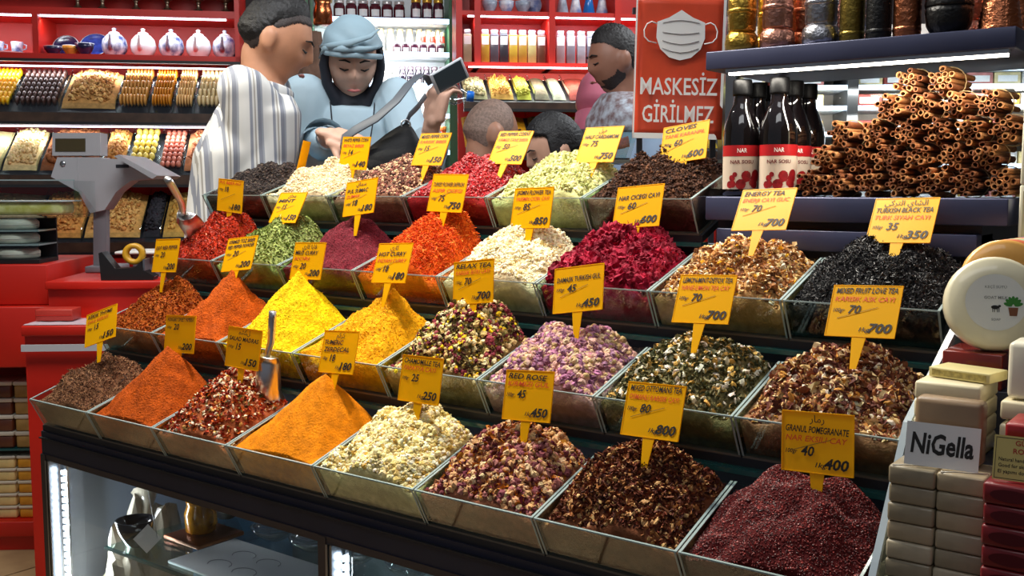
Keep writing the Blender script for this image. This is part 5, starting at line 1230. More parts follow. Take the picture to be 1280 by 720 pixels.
MB().tube([(0, 0, .315), (0, 0, .42), (0, .008, .49), (0, .008, .51), (0, -.008, .515)], .004, 6).build('hook', M_black, bc)

# ---- right shop: red shelves with tall jars, sloping trays
Ru = Unit(574, 4.75, 7)
rx0 = Ru.hit(577, 60)[0]; rx1 = Ru.hit(900, 60)[0]
rw = Ru.thing('red_jar_shelf', 'red lit wall shelf of tall jars behind the bearded man', 'shelf', 0, 0, FLOOR)
hJ = Ru.hit(640, 78)[1]; hT = Ru.hit(640, 14)[1]; hR1 = Ru.hit(640, 134)[1]
M_mag = M_red
MB().box(rx0, rx1, .26, .28, 0, z(2.4)).build('back_panel', M_mag, rw)
MB().box(rx0, rx1, 0, .26, z(hJ) - .02, z(hJ)).build('shelf_board', M_red, rw)
MB().box(rx0, rx1, 0, .26, z(hT) - .02, z(hT)).build('shelf_board', M_red, rw)
for px in (574, 597, 690, 772, 860):
    xx = Ru.hit(px, 50)[0]; MB().box(xx - .014, xx + .014, -.005, .26, z(hJ) - .02, z(2.4)).build('divider', M_red, rw)
MB().box(rx0, rx1, -.30, .26, 0, z(hR1) - .45).build('base_cabinet', M_redd, rw)
led_strip(Ru, rw, rx0 + .03, rx1 - .03, .02, z(hT) - .020, 4, (.82, .84, 1)).location += Vector((0, 0, FLOOR))
GJ2 = 'tall square jars on the red shelf'
specs = [(584, 'sand', (196, 176, 140), 'sand-coloured'), (606, 'ochre', (176, 140, 50), 'ochre'), (618, 'slate', (84, 78, 84), 'slate grey'), (630, 'charcoal', (60, 56, 60), 'charcoal'), (643, 'gold', (206, 170, 60), 'golden'), (656, 'amber', (190, 150, 60), 'amber and gold'), (668, 'straw', (206, 190, 120), 'straw-yellow'), (679, 'umber', (120, 80, 60), 'umber'),
         (700, 'pinkgrey', (150, 130, 130), 'pinkish grey'), (713, 'grey', (130, 124, 130), 'mid grey'), (726, 'silverjar', (160, 156, 160), 'silver grey'), (738, 'dusk', (110, 106, 116), 'dusky')]
for n_, (px, key, col, w) in enumerate(specs):
    if 0 < n_ < 8: px = 606 + (n_ - 1) * 11.7
    jar(Ru, Ru.hit(px, 60, .06)[0], .06, hJ, 'sq' + key, w + ' tall square jar on the red shelf', GJ2, r=.0195, hh=.150, body=col, lid=(206, 214, 224), square=True)
M_vase = [mat('vase_white', (220, 222, 228), .25, col2=(110, 130, 180), vscale=24), mat('vase_blue', (30, 110, 190), .2), mat('vase_grey', (150, 160, 176), .3, var=.3, vscale=30)]
for k, (px, mi, kind, lb) in enumerate(((612, 2, 0, 'grey-blue patterned small bowl on the top red shelf'), (633, 0, 0, 'white patterned bowl beside the grey-blue one'), (653.5, 2, 0, 'grey cup between bowl and plate on the top shelf'), (665, 0, 2, 'white patterned plate standing on the top red shelf'), (703, 2, 1, 'grey cone-shaped vase by the divider'), (719.5, 0, 1, 'white patterned cone-shaped vase'), (736, 1, 1, 'bright blue cone-shaped vase'), (752.5, 0, 1, 'white flowered cone vase beside the blue one'))):
    t = Ru.thing('glazed_vase' if kind == 1 else 'glazed_bowl' if kind == 0 else 'glazed_plate', lb, 'vase' if kind == 1 else 'bowl' if kind == 0 else 'plate', Ru.hit(px, 10, .08)[0], .08, hT + .0006)
    if kind == 1: MB().lathe([(.027, 0), (.030, .003), (.016, .075), (.010, .10), (.014, .12)], 18).build('vase_body', M_vase[mi], t)
    elif kind == 0: MB().lathe([(.014, 0), (.018, .003), (.034, .035), (.036, .055), (.032, .055), (.014, .008)], 18).build('bowl_body', M_vase[mi], t)
    else: MB().lathe([(.02, 0), (.052, .008), (.052, .011), (.02, .004)], 24, M=Matrix.Translation((0, .06, .05)) @ Matrix.Rotation(R(76), 4, 'X')).build('plate_body', M_vase[mi], t)
    if kind == 1: MB().lathe([(.011, .098), (.013, .100), (.013, .104), (.011, .106)], 18).build('neck_ring', M_wb[1], t)
    else: MB().lathe([(.033, .054), (.037, .056), (.033, .057)], 18, close=False).build('rim', M_wb[1], t) if kind == 0 else None
RY = -.12
def rtray(pyF, pyB, label, items, yo=0, name='spice_tray'):
    hF = Ru.hit(650, pyF, RY + yo)[1]; hB = Ru.hit(650, pyB, RY + yo + .28)[1]
    Xr = lambda px: Ru.hit(px, (pyF + pyB) / 2, RY + yo + .12)[0]
    t, pl = tray(Ru, rx0, rx1, hF, hB, .28, name, label, [Xr(i[0]) for i in items[1:]], lip=.04, y0=RY + yo)
    for k, (pa, pb, nm, lb, col, pal, n, size, shp) in enumerate(items): tray_heap(nm, lb, pl, Xr(pa) + .004, Xr(pb) - .004, col, pal, n, size, shp, .03, 40 + k + int(pyF), 'spice')
    return t, hF, hB
tA, hFa, hBa = rtray(122, 95, 'upper sloping spice tray of the red shop', [
    (578, 608, 'pale_spice', 'pale grey-green spice in the upper tray by the green post', (150, 140, 100), [((170, 160, 120), 1)], 160, .007, 'bead'),
    (610, 640, 'ginger_chip', 'tan ginger chips in the upper tray', (186, 140, 70), [((216, 170, 90), 2), ((190, 140, 60), 1)], 200, .013, 'stick'),
    (642, 662, 'green_pod', 'yellow-green pods in the upper tray', (150, 150, 50), [((186, 182, 70), 2)], 180, .010, 'pod'),
    (664, 684, 'grey_powder', 'grey-brown powder in the upper tray', (120, 112, 92), [], 0, .01, 'bead'),
    (686, 704, 'white_powder', 'off-white powder strip in the upper tray', (200, 196, 170), [], 0, .01, 'bead'),
    (706, 738, 'red_powder', 'dusty red powder in the upper tray', (150, 66, 56), [], 0, .01, 'bead'),
    (740, 790, 'brown_powder', 'grey-brown seeds beside the red powder', (110, 92, 76), [((130, 110, 90), 1)], 160, .007, 'bead'), (792, 890, 'herb_powder', 'olive herb behind the notice', (96, 100, 60), [], 0, .01, 'bead')])
led_strip(Ru, tA, rx0 + .03, rx1 - .03, -.02, z(hJ) - .022, 5, (1, .95, .8)).location += Vector((0, 0, FLOOR))
tB, hFb, hBb = rtray(182, 142, 'lower sloping spice tray of the red shop behind the heads', [
    (578, 612, 'amber_spice', 'amber-brown spice in the lower tray by the green post', (150, 100, 30), [((176, 124, 40), 1)], 160, .008, 'chip'),
    (614, 660, 'orange_spice', 'orange-gold powder in the lower tray', (200, 136, 20), [], 0, .01, 'bead'),
    (662, 690, 'olive_spice', 'olive-brown spice in the lower tray', (120, 96, 40), [((150, 120, 56), 1)], 160, .008, 'chip'),
    (692, 712, 'dark_spice', 'dark brown spice strip in the lower tray', (84, 56, 36), [((104, 70, 44), 1)], 120, .008, 'chip'),
    (714, 738, 'lemon_powder', 'vivid yellow powder in the lower tray', (240, 206, 10), [], 0, .01, 'bead'),
    (740, 890, 'gold_powder', 'dull gold powder beside the vivid yellow', (170, 140, 40), [], 0, .01, 'bead')], yo=-.14)

# ---- far shop seen through the side shelf
Fu = Unit(880, 4.1, -6)
fx0 = Fu.hit(912, 150)[0]; fx1 = Fu.hit(1330, 150)[0]
fw = Fu.thing('pale_back_shelf', 'pale lit shelf of boxed sweets seen behind the cinnamon', 'shelf', 0, 0, FLOOR)
MB().box(fx0, fx1, .26, .28, 0, z(1.95)).build('back_panel', mat('back_pale', (196, 186, 176), .5), fw)
FH = [Fu.hit(1150, py)[1] for py in (84, 106, 132, 165, 205, 250)]
for h in FH:
    MB().box(fx0, fx1, 0, .26, z(h) - .015, z(h)).build('shelf_board', M_white, fw); MB().box(fx0, fx1, -.01, 0, z(h) - .016, z(h) + .001).build('light_edge', MATS['edge_lit'], fw)
for xx in (fx0, fx0 + .46): MB().box(xx - .02, xx + .02, -.02, .28, 0, z(1.95)).build('post', mat('post_grey', (90, 92, 96), .3, .6), fw)
for k in (0, 2, 3): lamp('shelf_led', 'AREA', Fu.at((fx0 + fx1) / 2, -.05, FH[k] + .055), Fu.at((fx0 + fx1) / 2, .1, FH[k] - .2), 3, (1, .96, .9), 1.1, .03)
r_b = random.Random(9)
PC = [((206, 130, 120), 'pink'), ((226, 206, 150), 'cream'), ((190, 150, 60), 'gold'), ((150, 60, 50), 'maroon'), ((216, 212, 206), 'white')]
BM_ = {}
for k, h in enumerate(FH[1:]):
    for c_ in range(11):
        col, w = PC[(c_ * 2 + k + r_b.randrange(2)) % 5]; 
        if w not in BM_:
            BM_[w] = (MB().rbox(-.048, .048, 0, .12, 0, .048, .003).mesh('box_body', mat('sweetbox_' + w, col, .4, var=.2, vscale=30)), MB().box(-.036, .036, -.001, 0, .012, .036).mesh('box_label', M_lwhite))
        o = Fu.thing('sweet_box', '%s sweets box on the pale shelf behind the cinnamon' % w, 'box', fx0 + (.09 + c_ * .112 if c_ < 3 else .534 + (c_ - 3) * .102), .04, h + .0008, 'sweets boxes on the pale shelf')
        obj('box_body', BM_[w][0], o); obj('box_label', BM_[w][1], o)

# ------------------------------------------------------------------ people
def remesh(mb, voxel, smooth=6, fold=0, seed=0, fscale=18, stretch=(1, 1, .45)):
    me = mb.mesh('tmp', None); o = bpy.data.objects.new('tmp', me); COL.objects.link(o)
    m = o.modifiers.new('r', 'REMESH'); m.mode = 'VOXEL'; m.voxel_size = voxel
    s = o.modifiers.new('s', 'SMOOTH'); s.factor = .5; s.iterations = smooth
    dg = bpy.context.evaluated_depsgraph_get(); dg.update()
    out = bpy.data.meshes.new_from_object(o.evaluated_get(dg)); bpy.data.objects.remove(o)
    n = len(out.vertices)
    if fold and n:
        co = np.empty(n * 3, np.float32); out.vertices.foreach_get('co', co); co = co.reshape(-1, 3)
        no = np.empty(n * 3, np.float32); out.vertex_normals.foreach_get('vector', no); no = no.reshape(-1, 3)
        r = np.random.default_rng(seed); d = np.zeros(n)
        for k in range(7):
            w = r.normal(0, 1, 3) * np.array(stretch) * fscale * r.uniform(.6, 1.8); ph = r.uniform(0, 6.28)
            d += np.abs(np.sin(co @ w / 2 + ph + 1.2 * np.sin(co @ (r.normal(0, 1, 3) * 6)))) - .6
        co = co + no * (d * fold / 2.2)[:, None]; out.vertices.foreach_set('co', co.astype(np.float32).ravel())
    out.polygons.foreach_set('use_smooth', np.ones(len(out.polygons), bool)); out.update()
    return out
def capsule(mb, a, b, ra, rb, n=12, flat=None):
    a, b = Vector(a), Vector(b); d = (b - a); L_ = max(d.length, 1e-4); t = d / L_
    pts = []; rs = []
    for k in range(4): an = PI / 2 * (1 - k / 4); pts.append(a - t * ra * math.sin(an)); rs.append(max(.0008, ra * math.cos(an)))
    pts.append(a); rs.append(ra); pts.append(b); rs.append(rb)
    for k in range(1, 5): an = PI / 2 * k / 4; pts.append(b + t * rb * math.sin(an)); rs.append(max(.0008, rb * math.cos(an)))
    return mb.tube(pts, rs, n, flat=flat)
def loft(mb, rings, n=24):      # rings: (centre, side vector, depth vector)
    vs = []; fs = []
    for c, s, d in rings:
        for k in range(n):
            a = 2 * PI * k / n; ca, sa = math.cos(a), math.sin(a); e = 2 / 2.5
            vs.append(Vector(c) + Vector(s) * (math.copysign(abs(ca) ** e, ca)) + Vector(d) * (math.copysign(abs(sa) ** e, sa)))
    for i in range(len(rings) - 1):
        for k in range(n): q = (k + 1) % n; fs.append((i * n + k, i * n + q, (i + 1) * n + q, (i + 1) * n + k))
    fs += [tuple(range(n))[::-1], tuple(range((len(rings) - 1) * n, len(rings) * n))]
    return mb.add(vs, fs, True)
def head_surface(nu=48, nv=36, face=True, grow=0, sc=1):
    # head around its centre, looking along -Y, 0.235 m tall
    vs = []; fs = []
    for i in range(nv + 1):
        t = PI * i / nv
        for j in range(nu):
            a = 2 * PI * j / nu
            x, y, z = math.sin(t) * math.sin(a), -math.sin(t) * math.cos(a), math.cos(t)
            px, py, pz = x * .077, y * .098, z * .118
            if pz < 0: k = -pz / .118; px *= 1 - .34 * k ** 1.6; py = py * (1 - .22 * k) - .010 * k
            if py > 0 and pz < .0: py *= 1 - .35 * (-pz / .118)
            if py < 0: py *= .94
            if face:
                g = lambda cx, cz, sx, sz: math.exp(-((px - cx) / sx) ** 2 - ((pz - cz) / sz) ** 2) if py < 0 else 0
                py -= .020 * g(0, -.022, .012, .020) + .010 * g(0, .004, .008, .020) + .007 * g(0, -.062, .022, .009) + .009 * g(0, -.100, .022, .014)
                py += .009 * g(-.030, .004, .016, .011) + .009 * g(.030, .004, .016, .011) + .004 * g(0, -.048, .03, .006) + .005 * g(0, -.078, .026, .007)
                py -= .005 * g(-.028, .024, .022, .008) + .005 * g(.028, .024, .022, .008)
                py -= .004 * g(-.040, -.028, .018, .016) + .004 * g(.040, -.028, .018, .016)
            v = Vector((px, py, pz)); v = v * (1 + grow / .1)
            vs.append(v * sc)
    for i in range(nv):
        for j in range(nu): q = (j + 1) % nu; fs.append((i * nu + j, (i + 1) * nu + j, (i + 1) * nu + q, i * nu + q))
    return vs, fs
def ear(mb, M, s):
    mb.sphere((0, 0, 0), (.012, .023, .034), 12, 8, M @ Matrix.Translation((s * .081, .014, -.006)) @ Matrix.Rotation(s * .35, 4, 'Z') @ Matrix.Rotation(-.15, 4, 'X'))
    mb.sphere((0, 0, 0), (.008, .012, .012), 10, 6, M @ Matrix.Translation((s * .076, .006, -.032)))
def hand(mb, wrist, fdir, pnorm, side, curl=(30, 40, 25), sc=1.0, spread=.20):
    y = Vector(fdir).normalized(); z_ = Vector(pnorm); z_ = (z_ - y * z_.dot(y)).normalized(); x = y.cross(z_) * side
    M = Matrix(((x.x, y.x, z_.x, wrist[0]), (x.y, y.y, z_.y, wrist[1]), (x.z, y.z, z_.z, wrist[2]), (0, 0, 0, 1)))
    q = lambda a, b, c: M @ (Vector((a, b, c)) * sc)
    for k in range(4): capsule(mb, q(-.027 + k * .018, .012, 0), q(-.030 + k * .0195, .078, 0), .0135 * sc, .0125 * sc, 10)
    capsule(mb, q(0, -.02, 0), q(0, .03, 0), .026 * sc, .028 * sc, 12, flat=(1, .62))
    for k, ln in enumerate((.066, .076, .071, .055)):
        p = q(-.030 + k * .0195, .080, 0); a = 0; sx = (k - 1.5) * spread
        for seg, f in enumerate((.45, .32, .23)):
            a += R(curl[seg]); d = (x * sx + y * math.cos(a) - z_ * math.sin(a)).normalized(); e = p + d * ln * f * sc
            capsule(mb, p, e, (.0080 - .0006 * seg) * sc, (.0076 - .0008 * seg) * sc, 8); p = e
    p = q(-.030, .022, -.004)
    for seg, (ln, dx, dz) in enumerate(((.036, -.75, -.25), (.030, -.35, -.45), (.024, -.05, -.55))):
        d = (x * dx + y * .75 + z_ * dz).normalized(); e = p + d * ln * sc; capsule(mb, p, e, (.0105 - .001 * seg) * sc, (.0095 - .001 * seg) * sc, 8); p = e
SKIN = {}
def skin(name, col): return mat('skin_' + name, col, .5, var=.06, vscale=30, spec=.4, bump=.03, bscale=200)
class Person:
    def __init__(s, label, pxh, pyh, v, byaw, hyaw, hpitch, stature=None, lean=.0, hs=1.0, px0=None, group=None):
        u, h = bg(pxh, pyh, v); s.v0 = v; s.hc_h = h
        s.by, s.hy, s.hp = R(byaw), R(hyaw), R(hpitch)
        s.f = Vector((math.sin(s.by), -math.cos(s.by), 0)); s.r = Vector((math.cos(s.by), math.sin(s.by), 0))
        u0 = bg(px0, 232, v)[0] if px0 else u - s.f.x * lean
        s.u0 = u0; s.S = h + .118 * hs - FLOOR
        s.e = thing('person', label, 'person', B(u0, v, FLOOR), YAW, group)
        s.head = Vector((u - u0, 0 if px0 else 0, h - FLOOR)); s.hs = hs; s.lean = lean
        s.HM = Matrix.Translation(s.head) @ Matrix.Rotation(s.hy, 4, 'Z') @ Matrix.Rotation(s.hp, 4, 'X') @ Matrix.Scale(hs, 4)
    def q(s, px, py, dv=0):
        u, h = bg(px, py, s.v0 + dv); return Vector((u - s.u0, dv, h - FLOOR))
    def build(s, skinm, shirtm, pantm, arms, shw=.20, chest=.125, voxel=.007, hands=True, fold=.004, seed=1, sleeve='long', hcurl=(30, 40, 25), hem=None, face=True, belly=1.0, neck_r=.052, cloth='shirt', fscale=18):
        S, f, r = s.S, s.f, s.r; Z = Vector((0, 0, 1)); top = s.head + Vector((0, 0, -.10 * s.hs))
        nb = Vector((s.head.x, s.head.y, S - .255 * s.hs)) - f * (.035 + .3 * s.lean)
        hip = Vector((0, 0, S * .50)) - f * (.06 + s.lean * .3)
        def sp(t): return hip.lerp(nb, t) - f * (.03 * math.sin(PI * t))
        body = MB(); body.add(*head_surface(face=face), True, s.HM)
        for sd in (-1, 1): ear(body, s.HM, sd)
        capsule(body, nb - Z * .04, s.HM @ Vector((0, .030, -.05)), neck_r * s.hs * 1.1, neck_r * s.hs, 16)
        sw = shw
        core = [(hip, r * (sw * .72), f * (chest * .75)), (sp(.35), r * (sw * .66), f * (chest * .7 * belly)), (sp(.72), r * (sw * .85), f * chest * .85), (sp(.93), r * (sw * .75), f * (chest * .7)), (sp(1.0), r * (sw * .32), f * (chest * .5))]
        loft(body, [(c, a * .9, d * .9) for c, a, d in core])
        foot_z = .05
        for sd in (-1, 1):
            h0 = hip + r * (sd * sw * .42); kn = Vector((h0.x, h0.y, S * .27)) + f * .02; an = Vector((h0.x, h0.y, .08)) - f * .02
            capsule(body, h0, kn, .070, .050, 12); capsule(body, kn, an, .048, .034, 12); capsule(body, an - Z * .02, an + f * .13 - Z * .045, .035, .028, 10)
        sh_ = MB()
        hemz = hem if hem is not None else S * .44
        hp0 = Vector((hip.x, hip.y, hemz))
        loft(sh_, [(hp0, r * (sw * .88), f * (chest * 1.0 * belly)), (hip, r * (sw * .86), f * (chest * .98 * belly)), (sp(.35), r * (sw * .84), f * (chest * .98 * belly)), (sp(.72), r * (sw * .94), f * chest * 1.02), (sp(.90), r * (sw * .88), f * chest * .86), (sp(.985), r * (sw * .52), f * chest * .66), (sp(1.0), r * (neck_r * 1.25), f * (neck_r * 1.3))])
        for sd, jt in zip((-1, 1), arms):
            shd = jt[0]
            if shd is None: shd = sp(.90) + r * (sd * sw * .86)
            el, wr = Vector(jt[1]), Vector(jt[2]); shd = Vector(shd)
            capsule(body, shd, el, .046, .036, 12); capsule(body, el, wr, .036, .024, 12)
            capsule(sh_, sp(.88) + r * (sd * sw * .45), shd, .075, .068, 14)
            if sleeve == 'long': capsule(sh_, shd, el, .066, .056, 14); capsule(sh_, el, el.lerp(wr, jt[6] if len(jt) > 6 else .78), .056, .048, 14)
            else: capsule(sh_, shd, shd.lerp(el, .85), .068, .060, 14)
            if hands: hand(body, wr, jt[3], jt[4], jt[5], hcurl, s.hs)
        obj('body', remesh(body, voxel, 3), s.e).data.materials.append(skinm)
        o = obj(cloth, remesh(sh_, voxel * 1.15, 8, fold, seed, fscale), s.e); o.data.materials.append(shirtm); s.shirt = o
        pt = MB()
        for sd in (-1, 1):
            h0 = hip + r * (sd * sw * .42); kn = Vector((h0.x, h0.y, S * .27)) + f * .02; an = Vector((h0.x, h0.y, .10)) - f * .02
            capsule(pt, h0, kn, .088, .070, 14); capsule(pt, kn, an, .068, .055, 14)
        loft(pt, [(hip - Z * .10, r * (sw * .78), f * (chest * .9)), (hip + Z * .04, r * (sw * .74), f * (chest * .86))])
        obj('trousers', remesh(pt, .012, 4), s.e).data.materials.append(pantm)
        s.nb = nb; s.sp = sp
        return s
    def face(s, brow=(20, 14, 12), lips=(150, 84, 74), closed=True, eyes=True):
        M = s.HM
        for sd in (-1, 1):
            b = MB(); b.tube([(sd * .014, -.0950, .024), (sd * .030, -.0900, .029), (sd * .046, -.0770, .024)], [.0030, .0042, .0020], 6, M=M, flat=(1, .7)); b.build('eyebrow', mat('brow', brow, .8), s.e)
            b = MB(); b.tube([(sd * .017, -.0860, .000), (sd * .030, -.0850, -.004), (sd * .044, -.0760, .000)], [.0016, .0030, .0016], 6, M=M); b.build('eyelash', mat('lash', (16, 12, 12), .6), s.e)
        b = MB(); b.tube([(-.020, -.0850, -.066), (-.008, -.0945, -.0625), (0, -.0955, -.064), (.008, -.0945, -.0625), (.020, -.0850, -.066)], [.002, .0052, .0050, .0052, .002], 8, M=M); b.build('lips', mat('lips_%d' % lips[0], lips, .4), s.e)
    def hair(s, col, test, grow=.010, name='hair', rough=.55, sc=1.0, ruff=.003, seed=3, line=None):
        vs, fs = head_surface(132, 96, face=False); rr = random.Random(seed)
        keep = [f for f in fs if all(test(vs[i]) for i in f)]
        used = sorted({i for f in keep for i in f}); ix = {o: n for n, o in enumerate(used)}
        edge = {}
        for f in keep:
            for a in range(4): e = tuple(sorted((f[a], f[(a + 1) % 4]))); edge[e] = edge.get(e, 0) + 1
        rim = {i for e, c in edge.items() if c == 1 for i in e if 0 < i < len(vs)}
        out = []
        for i in used:
            v = vs[i]; g = grow * (.15 if i in rim else 1) + rr.uniform(-ruff, ruff) * (0 if i in rim else 1)
            if line is not None: g *= min(1, max(.1, (v.z - hl(v.y, line)) / .035))
            out.append(v * (1 + g / .1) + Vector((0, 0, grow * .3)))
        n = len(out); inner = [v * .97 for v in (vs[i] for i in used)]
        F_ = [tuple(ix[i] for i in f) for f in keep] + [tuple(n + ix[i] for i in f)[::-1] for f in keep]
        MB().add(out + inner, F_, True, s.HM).build(name, mat('hair_' + '_'.join(map(str, col)), col, rough, var=.25, vscale=120, bump=.5, bscale=300), s.e)

def stripe_mat():
    m = mat('striped_shirt', (200, 202, 204), .75); nt = m.node_tree; N = nt.nodes; L_ = nt.links; b = N['Principled BSDF']
    tc = N.new('ShaderNodeTexCoord'); sp = N.new('ShaderNodeSeparateXYZ'); L_.new(tc.outputs['Object'], sp.inputs[0])
    ad = N.new('ShaderNodeMath'); ad.operation = 'MULTIPLY_ADD'; ad.inputs[1].default_value = .45; L_.new(sp.outputs['Y'], ad.inputs[0]); L_.new(sp.outputs['X'], ad.inputs[2])
    mu = N.new('ShaderNodeMath'); mu.operation = 'MULTIPLY'; mu.inputs[1].default_value = 15; L_.new(ad.outputs[0], mu.inputs[0])
    fr = N.new('ShaderNodeMath'); fr.operation = 'FRACT'; L_.new(mu.outputs[0], fr.inputs[0])
    rp = N.new('ShaderNodeValToRGB'); rp.color_ramp.interpolation = 'CONSTANT'; L_.new(fr.outputs[0], rp.inputs[0])
    el = rp.color_ramp.elements; el[0].position = 0; el[0].color = (*lin((202, 202, 200)), 1); el[1].position = .30; el[1].color = (*lin((130, 134, 146)), 1)
    for p, c in ((.42, (198, 198, 196)), (.50, (150, 146, 140)), (.56, (202, 202, 200)), (.64, (120, 124, 136)), (.80, (146, 150, 158)), (.88, (202, 202, 200))):
        e = el.new(p); e.color = (*lin(c), 1)
    L_.new(rp.outputs[0], b.inputs['Base Color']); return m
def hl(y, o=0): return float(np.interp(y, [-.10, -.075, -.045, -.02, 0.0, .02, .05, .09], [.078, .066, .058, .036, .022, -.02, -.058, -.068])) + o
# young man in the striped shirt, seen from behind his right shoulder
p = Person('young man in grey and white striped shirt looking down', 346, 52, 2.88, 118, 98, 20, lean=.02, px0=316)
q = p.q
p.build(skin('tan', (196, 140, 108)), stripe_mat(), mat('trousers_dark', (40, 42, 50), .8),
        [(q(306, 116, -.15), q(324, 212, -.16), q(366, 240, -.12), (1, .1, -.1), (0, 0, 1), -1), (q(334, 116, .07), q(334, 208, .01), q(356, 244, -.10), (.8, -.6, -.1), (0, 0, 1), 1)], shw=.20, chest=.125, voxel=.0065, fold=.010, seed=4, fscale=22)
p.face(); p.hair((52, 40, 36), lambda v: v.z > hl(v.y), .003, name='hair_fade', ruff=.0005); p.hair((18, 15, 15), lambda v: v.z > hl(v.y, .018), .012, ruff=.003, line=.018)
cl = MB(); c0 = p.nb + Vector((0, 0, .002)); ring = [c0 + (p.r * math.cos(a * PI / 12) + p.f * math.sin(a * PI / 12)) * .073 + Vector((0, 0, .018 * math.sin(-a * PI / 12))) for a in range(25)]
cl.tube(ring, .021, 8, flat=(.45, 1)).build('collar', MATS['striped_shirt'], p.e)

# woman in pale blue with a black bag
M_pale = mat('pale_blue_cloth', (178, 202, 214), .7, var=.04, vscale=12); M_hij = mat('hijab_blue', (150, 176, 188), .65, var=.06, vscale=14); M_under = mat('under_scarf', (26, 30, 42), .7)
p = Person('woman in pale blue dress and head scarf searching a black bag', 440, 76, 3.18, 8, 14, 24, lean=.03, px0=432, hs=.98)
q = p.q
rw_, lw_ = q(413, 170, -.33), q(541, 152, -.26)
p.build(skin('fair', (222, 176, 152)), M_pale, mat('dress_skirt', (178, 202, 214), .7),
        [(q(382, 120, .0), q(378, 196, -.06), rw_, (1, -.15, -.35), (-.2, -.6, .8), -1, .72), (q(494, 124, .02), q(527, 214, -.12), lw_, (.25, -.1, 1), (-.6, -.75, .1), 1, .60)], shw=.205, chest=.125, voxel=.0048, fold=.010, seed=9, hem=.25, cloth='dress', hcurl=(38, 48, 30), fscale=18)
p.face(brow=(50, 34, 28), lips=(178, 96, 92))
mb = MB()
vs, fs = head_surface(48, 36, face=False); rr = random.Random(2)
def hj(v):
    w = Vector((v.x * 1.26, v.y * 1.22 + .004, v.z * 1.04 + .016)); f_ = 1 + .026 * math.sin(v.z * 95 + v.x * 45 + 2 * math.sin(v.x * 30)) * (1 if v.z < .09 else .3); return w * f_
keep = [f for f in fs if all((vs[i].z > .030 + .010 * (vs[i].x / .07) or vs[i].y > .012 + max(0, -vs[i].z) * .2) and vs[i].z > -.095 for i in f)]
used = sorted({i for f in keep for i in f}); ix = {o: n for n, o in enumerate(used)}; n = len(used)
mb.add([hj(vs[i]) for i in used] + [hj(vs[i]) * .955 for i in used], [tuple(ix[i] for i in f) for f in keep] + [tuple(n + ix[i] for i in f)[::-1] for f in keep], True, p.HM)
mb.build('head_scarf', M_hij, p.e)
mb = MB(); mb.tube([p.HM @ Vector(c) for c in ((-.090, .0, .024), (-.083, -.063, .042), (-.045, -.103, .050), (.0, -.113, .053), (.045, -.103, .047), (.083, -.060, .034), (.092, .0, .014))], [.006, .008, .009, .009, .009, .008, .006], 10, flat=(.5, 1)); mb.build('scarf_hem', M_hij, p.e)
for pts_ in (((-.096, .01, .040), (-.075, -.078, .068), (-.02, -.112, .088), (.04, -.095, .104), (.075, -.04, .112)), ((-.098, .02, .000), (-.090, -.050, .050), (-.040, -.108, .070), (.03, -.112, .072), (.086, -.055, .066))):
    MB().tube([p.HM @ Vector(c) for c in pts_], [.003, .008, .010, .008, .003], 8, flat=(.6, 1)).build('scarf_fold', M_hij, p.e)
mb = MB()
for sd in (-1, 1): mb.tube([p.HM @ Vector(c) for c in ((sd * .080, -.015, .045), (sd * .086, -.018, -.01), (sd * .076, -.030, -.065), (sd * .050, -.045, -.110))] + [p.nb + p.f * .03 + p.r * (sd * .05) + Vector((0, 0, -.01))], [.018, .022, .024, .026, .030], 10, flat=(.7, 1))
capsule(mb, p.nb - Vector((0, 0, .05)) + p.f * .015, p.HM @ Vector((0, .040, -.055)), .068, .052, 16)
obj('under_scarf', remesh(mb, .007, 4), p.e).data.materials.append(M_under)
for sd in (-1, 1):
    mb = MB(); mb.tube([p.nb + p.r * (sd * .066) + p.f * .06 + Vector((0, 0, .01)), p.nb + p.r * (sd * .060) + p.f * .118 + Vector((0, 0, -.05)), p.nb + p.r * (sd * .045) + p.f * .140 + Vector((0, 0, -.14)), p.nb + p.r * (sd * .03) + p.f * .142 + Vector((0, 0, -.24))], .0020, 6); mb.build('neck_cord', M_under, p.e)
for (w, el) in ((rw_, q(378, 196, -.06)), (lw_, q(527, 214, -.12))):
    d = (el - w).normalized(); c = w + d * (.055 if w is rw_ else .10); mb = MB(); mb.tube([c - d * .0, c + d * .03, c + d * .09], [.062, .060, .056], 16, cap=False); mb.build('sleeve_cuff', M_pale, p.e)
d = (q(378, 196, -.06) - rw_).normalized(); c = rw_ + d * .015; mb = MB(); mb.tube([c, c + d * .012], [.033, .034], 16, cap=False); mb.build('wrist_watch', M_shine, p.e)
# the bag in her hands
bgm = thing('shoulder_bag', 'black leather shoulder bag with a grey strap held open', 'bag', p.e.location + Vector((0, 0, 0)), YAW)
bgm.location = P(492, 200, 2.80) + Vector((-.005, .006, -.003))
def bq(px, py, dv=0): u, h = bg(px, py, 2.80 + dv); o = bg(492, 200, 2.80); return Vector((u - o[0], dv, h - o[1]))
M_lea = mat('black_leather', (10, 11, 14), .6, spec=.25, bump=.15, bscale=120)
mb = MB()
rgs = []
for (xa_, ya_, xb_, yb_, th) in ((452, 226, 532, 228, .050), (450, 208, 534, 210, .056), (455, 196, 530, 190, .050), (462, 182, 525, 174, .038), (482, 166, 516, 158, .022), (497, 156, 510, 151, .006)):
    a, b = bq(xa_, ya_), bq(xb_, yb_); rgs.append(((a + b) / 2, (b - a) / 2, Vector((0, th, 0))))
loft(mb, rgs); obj('bag_body', remesh(mb, .006, 3), bgm).data.materials.append(M_lea)
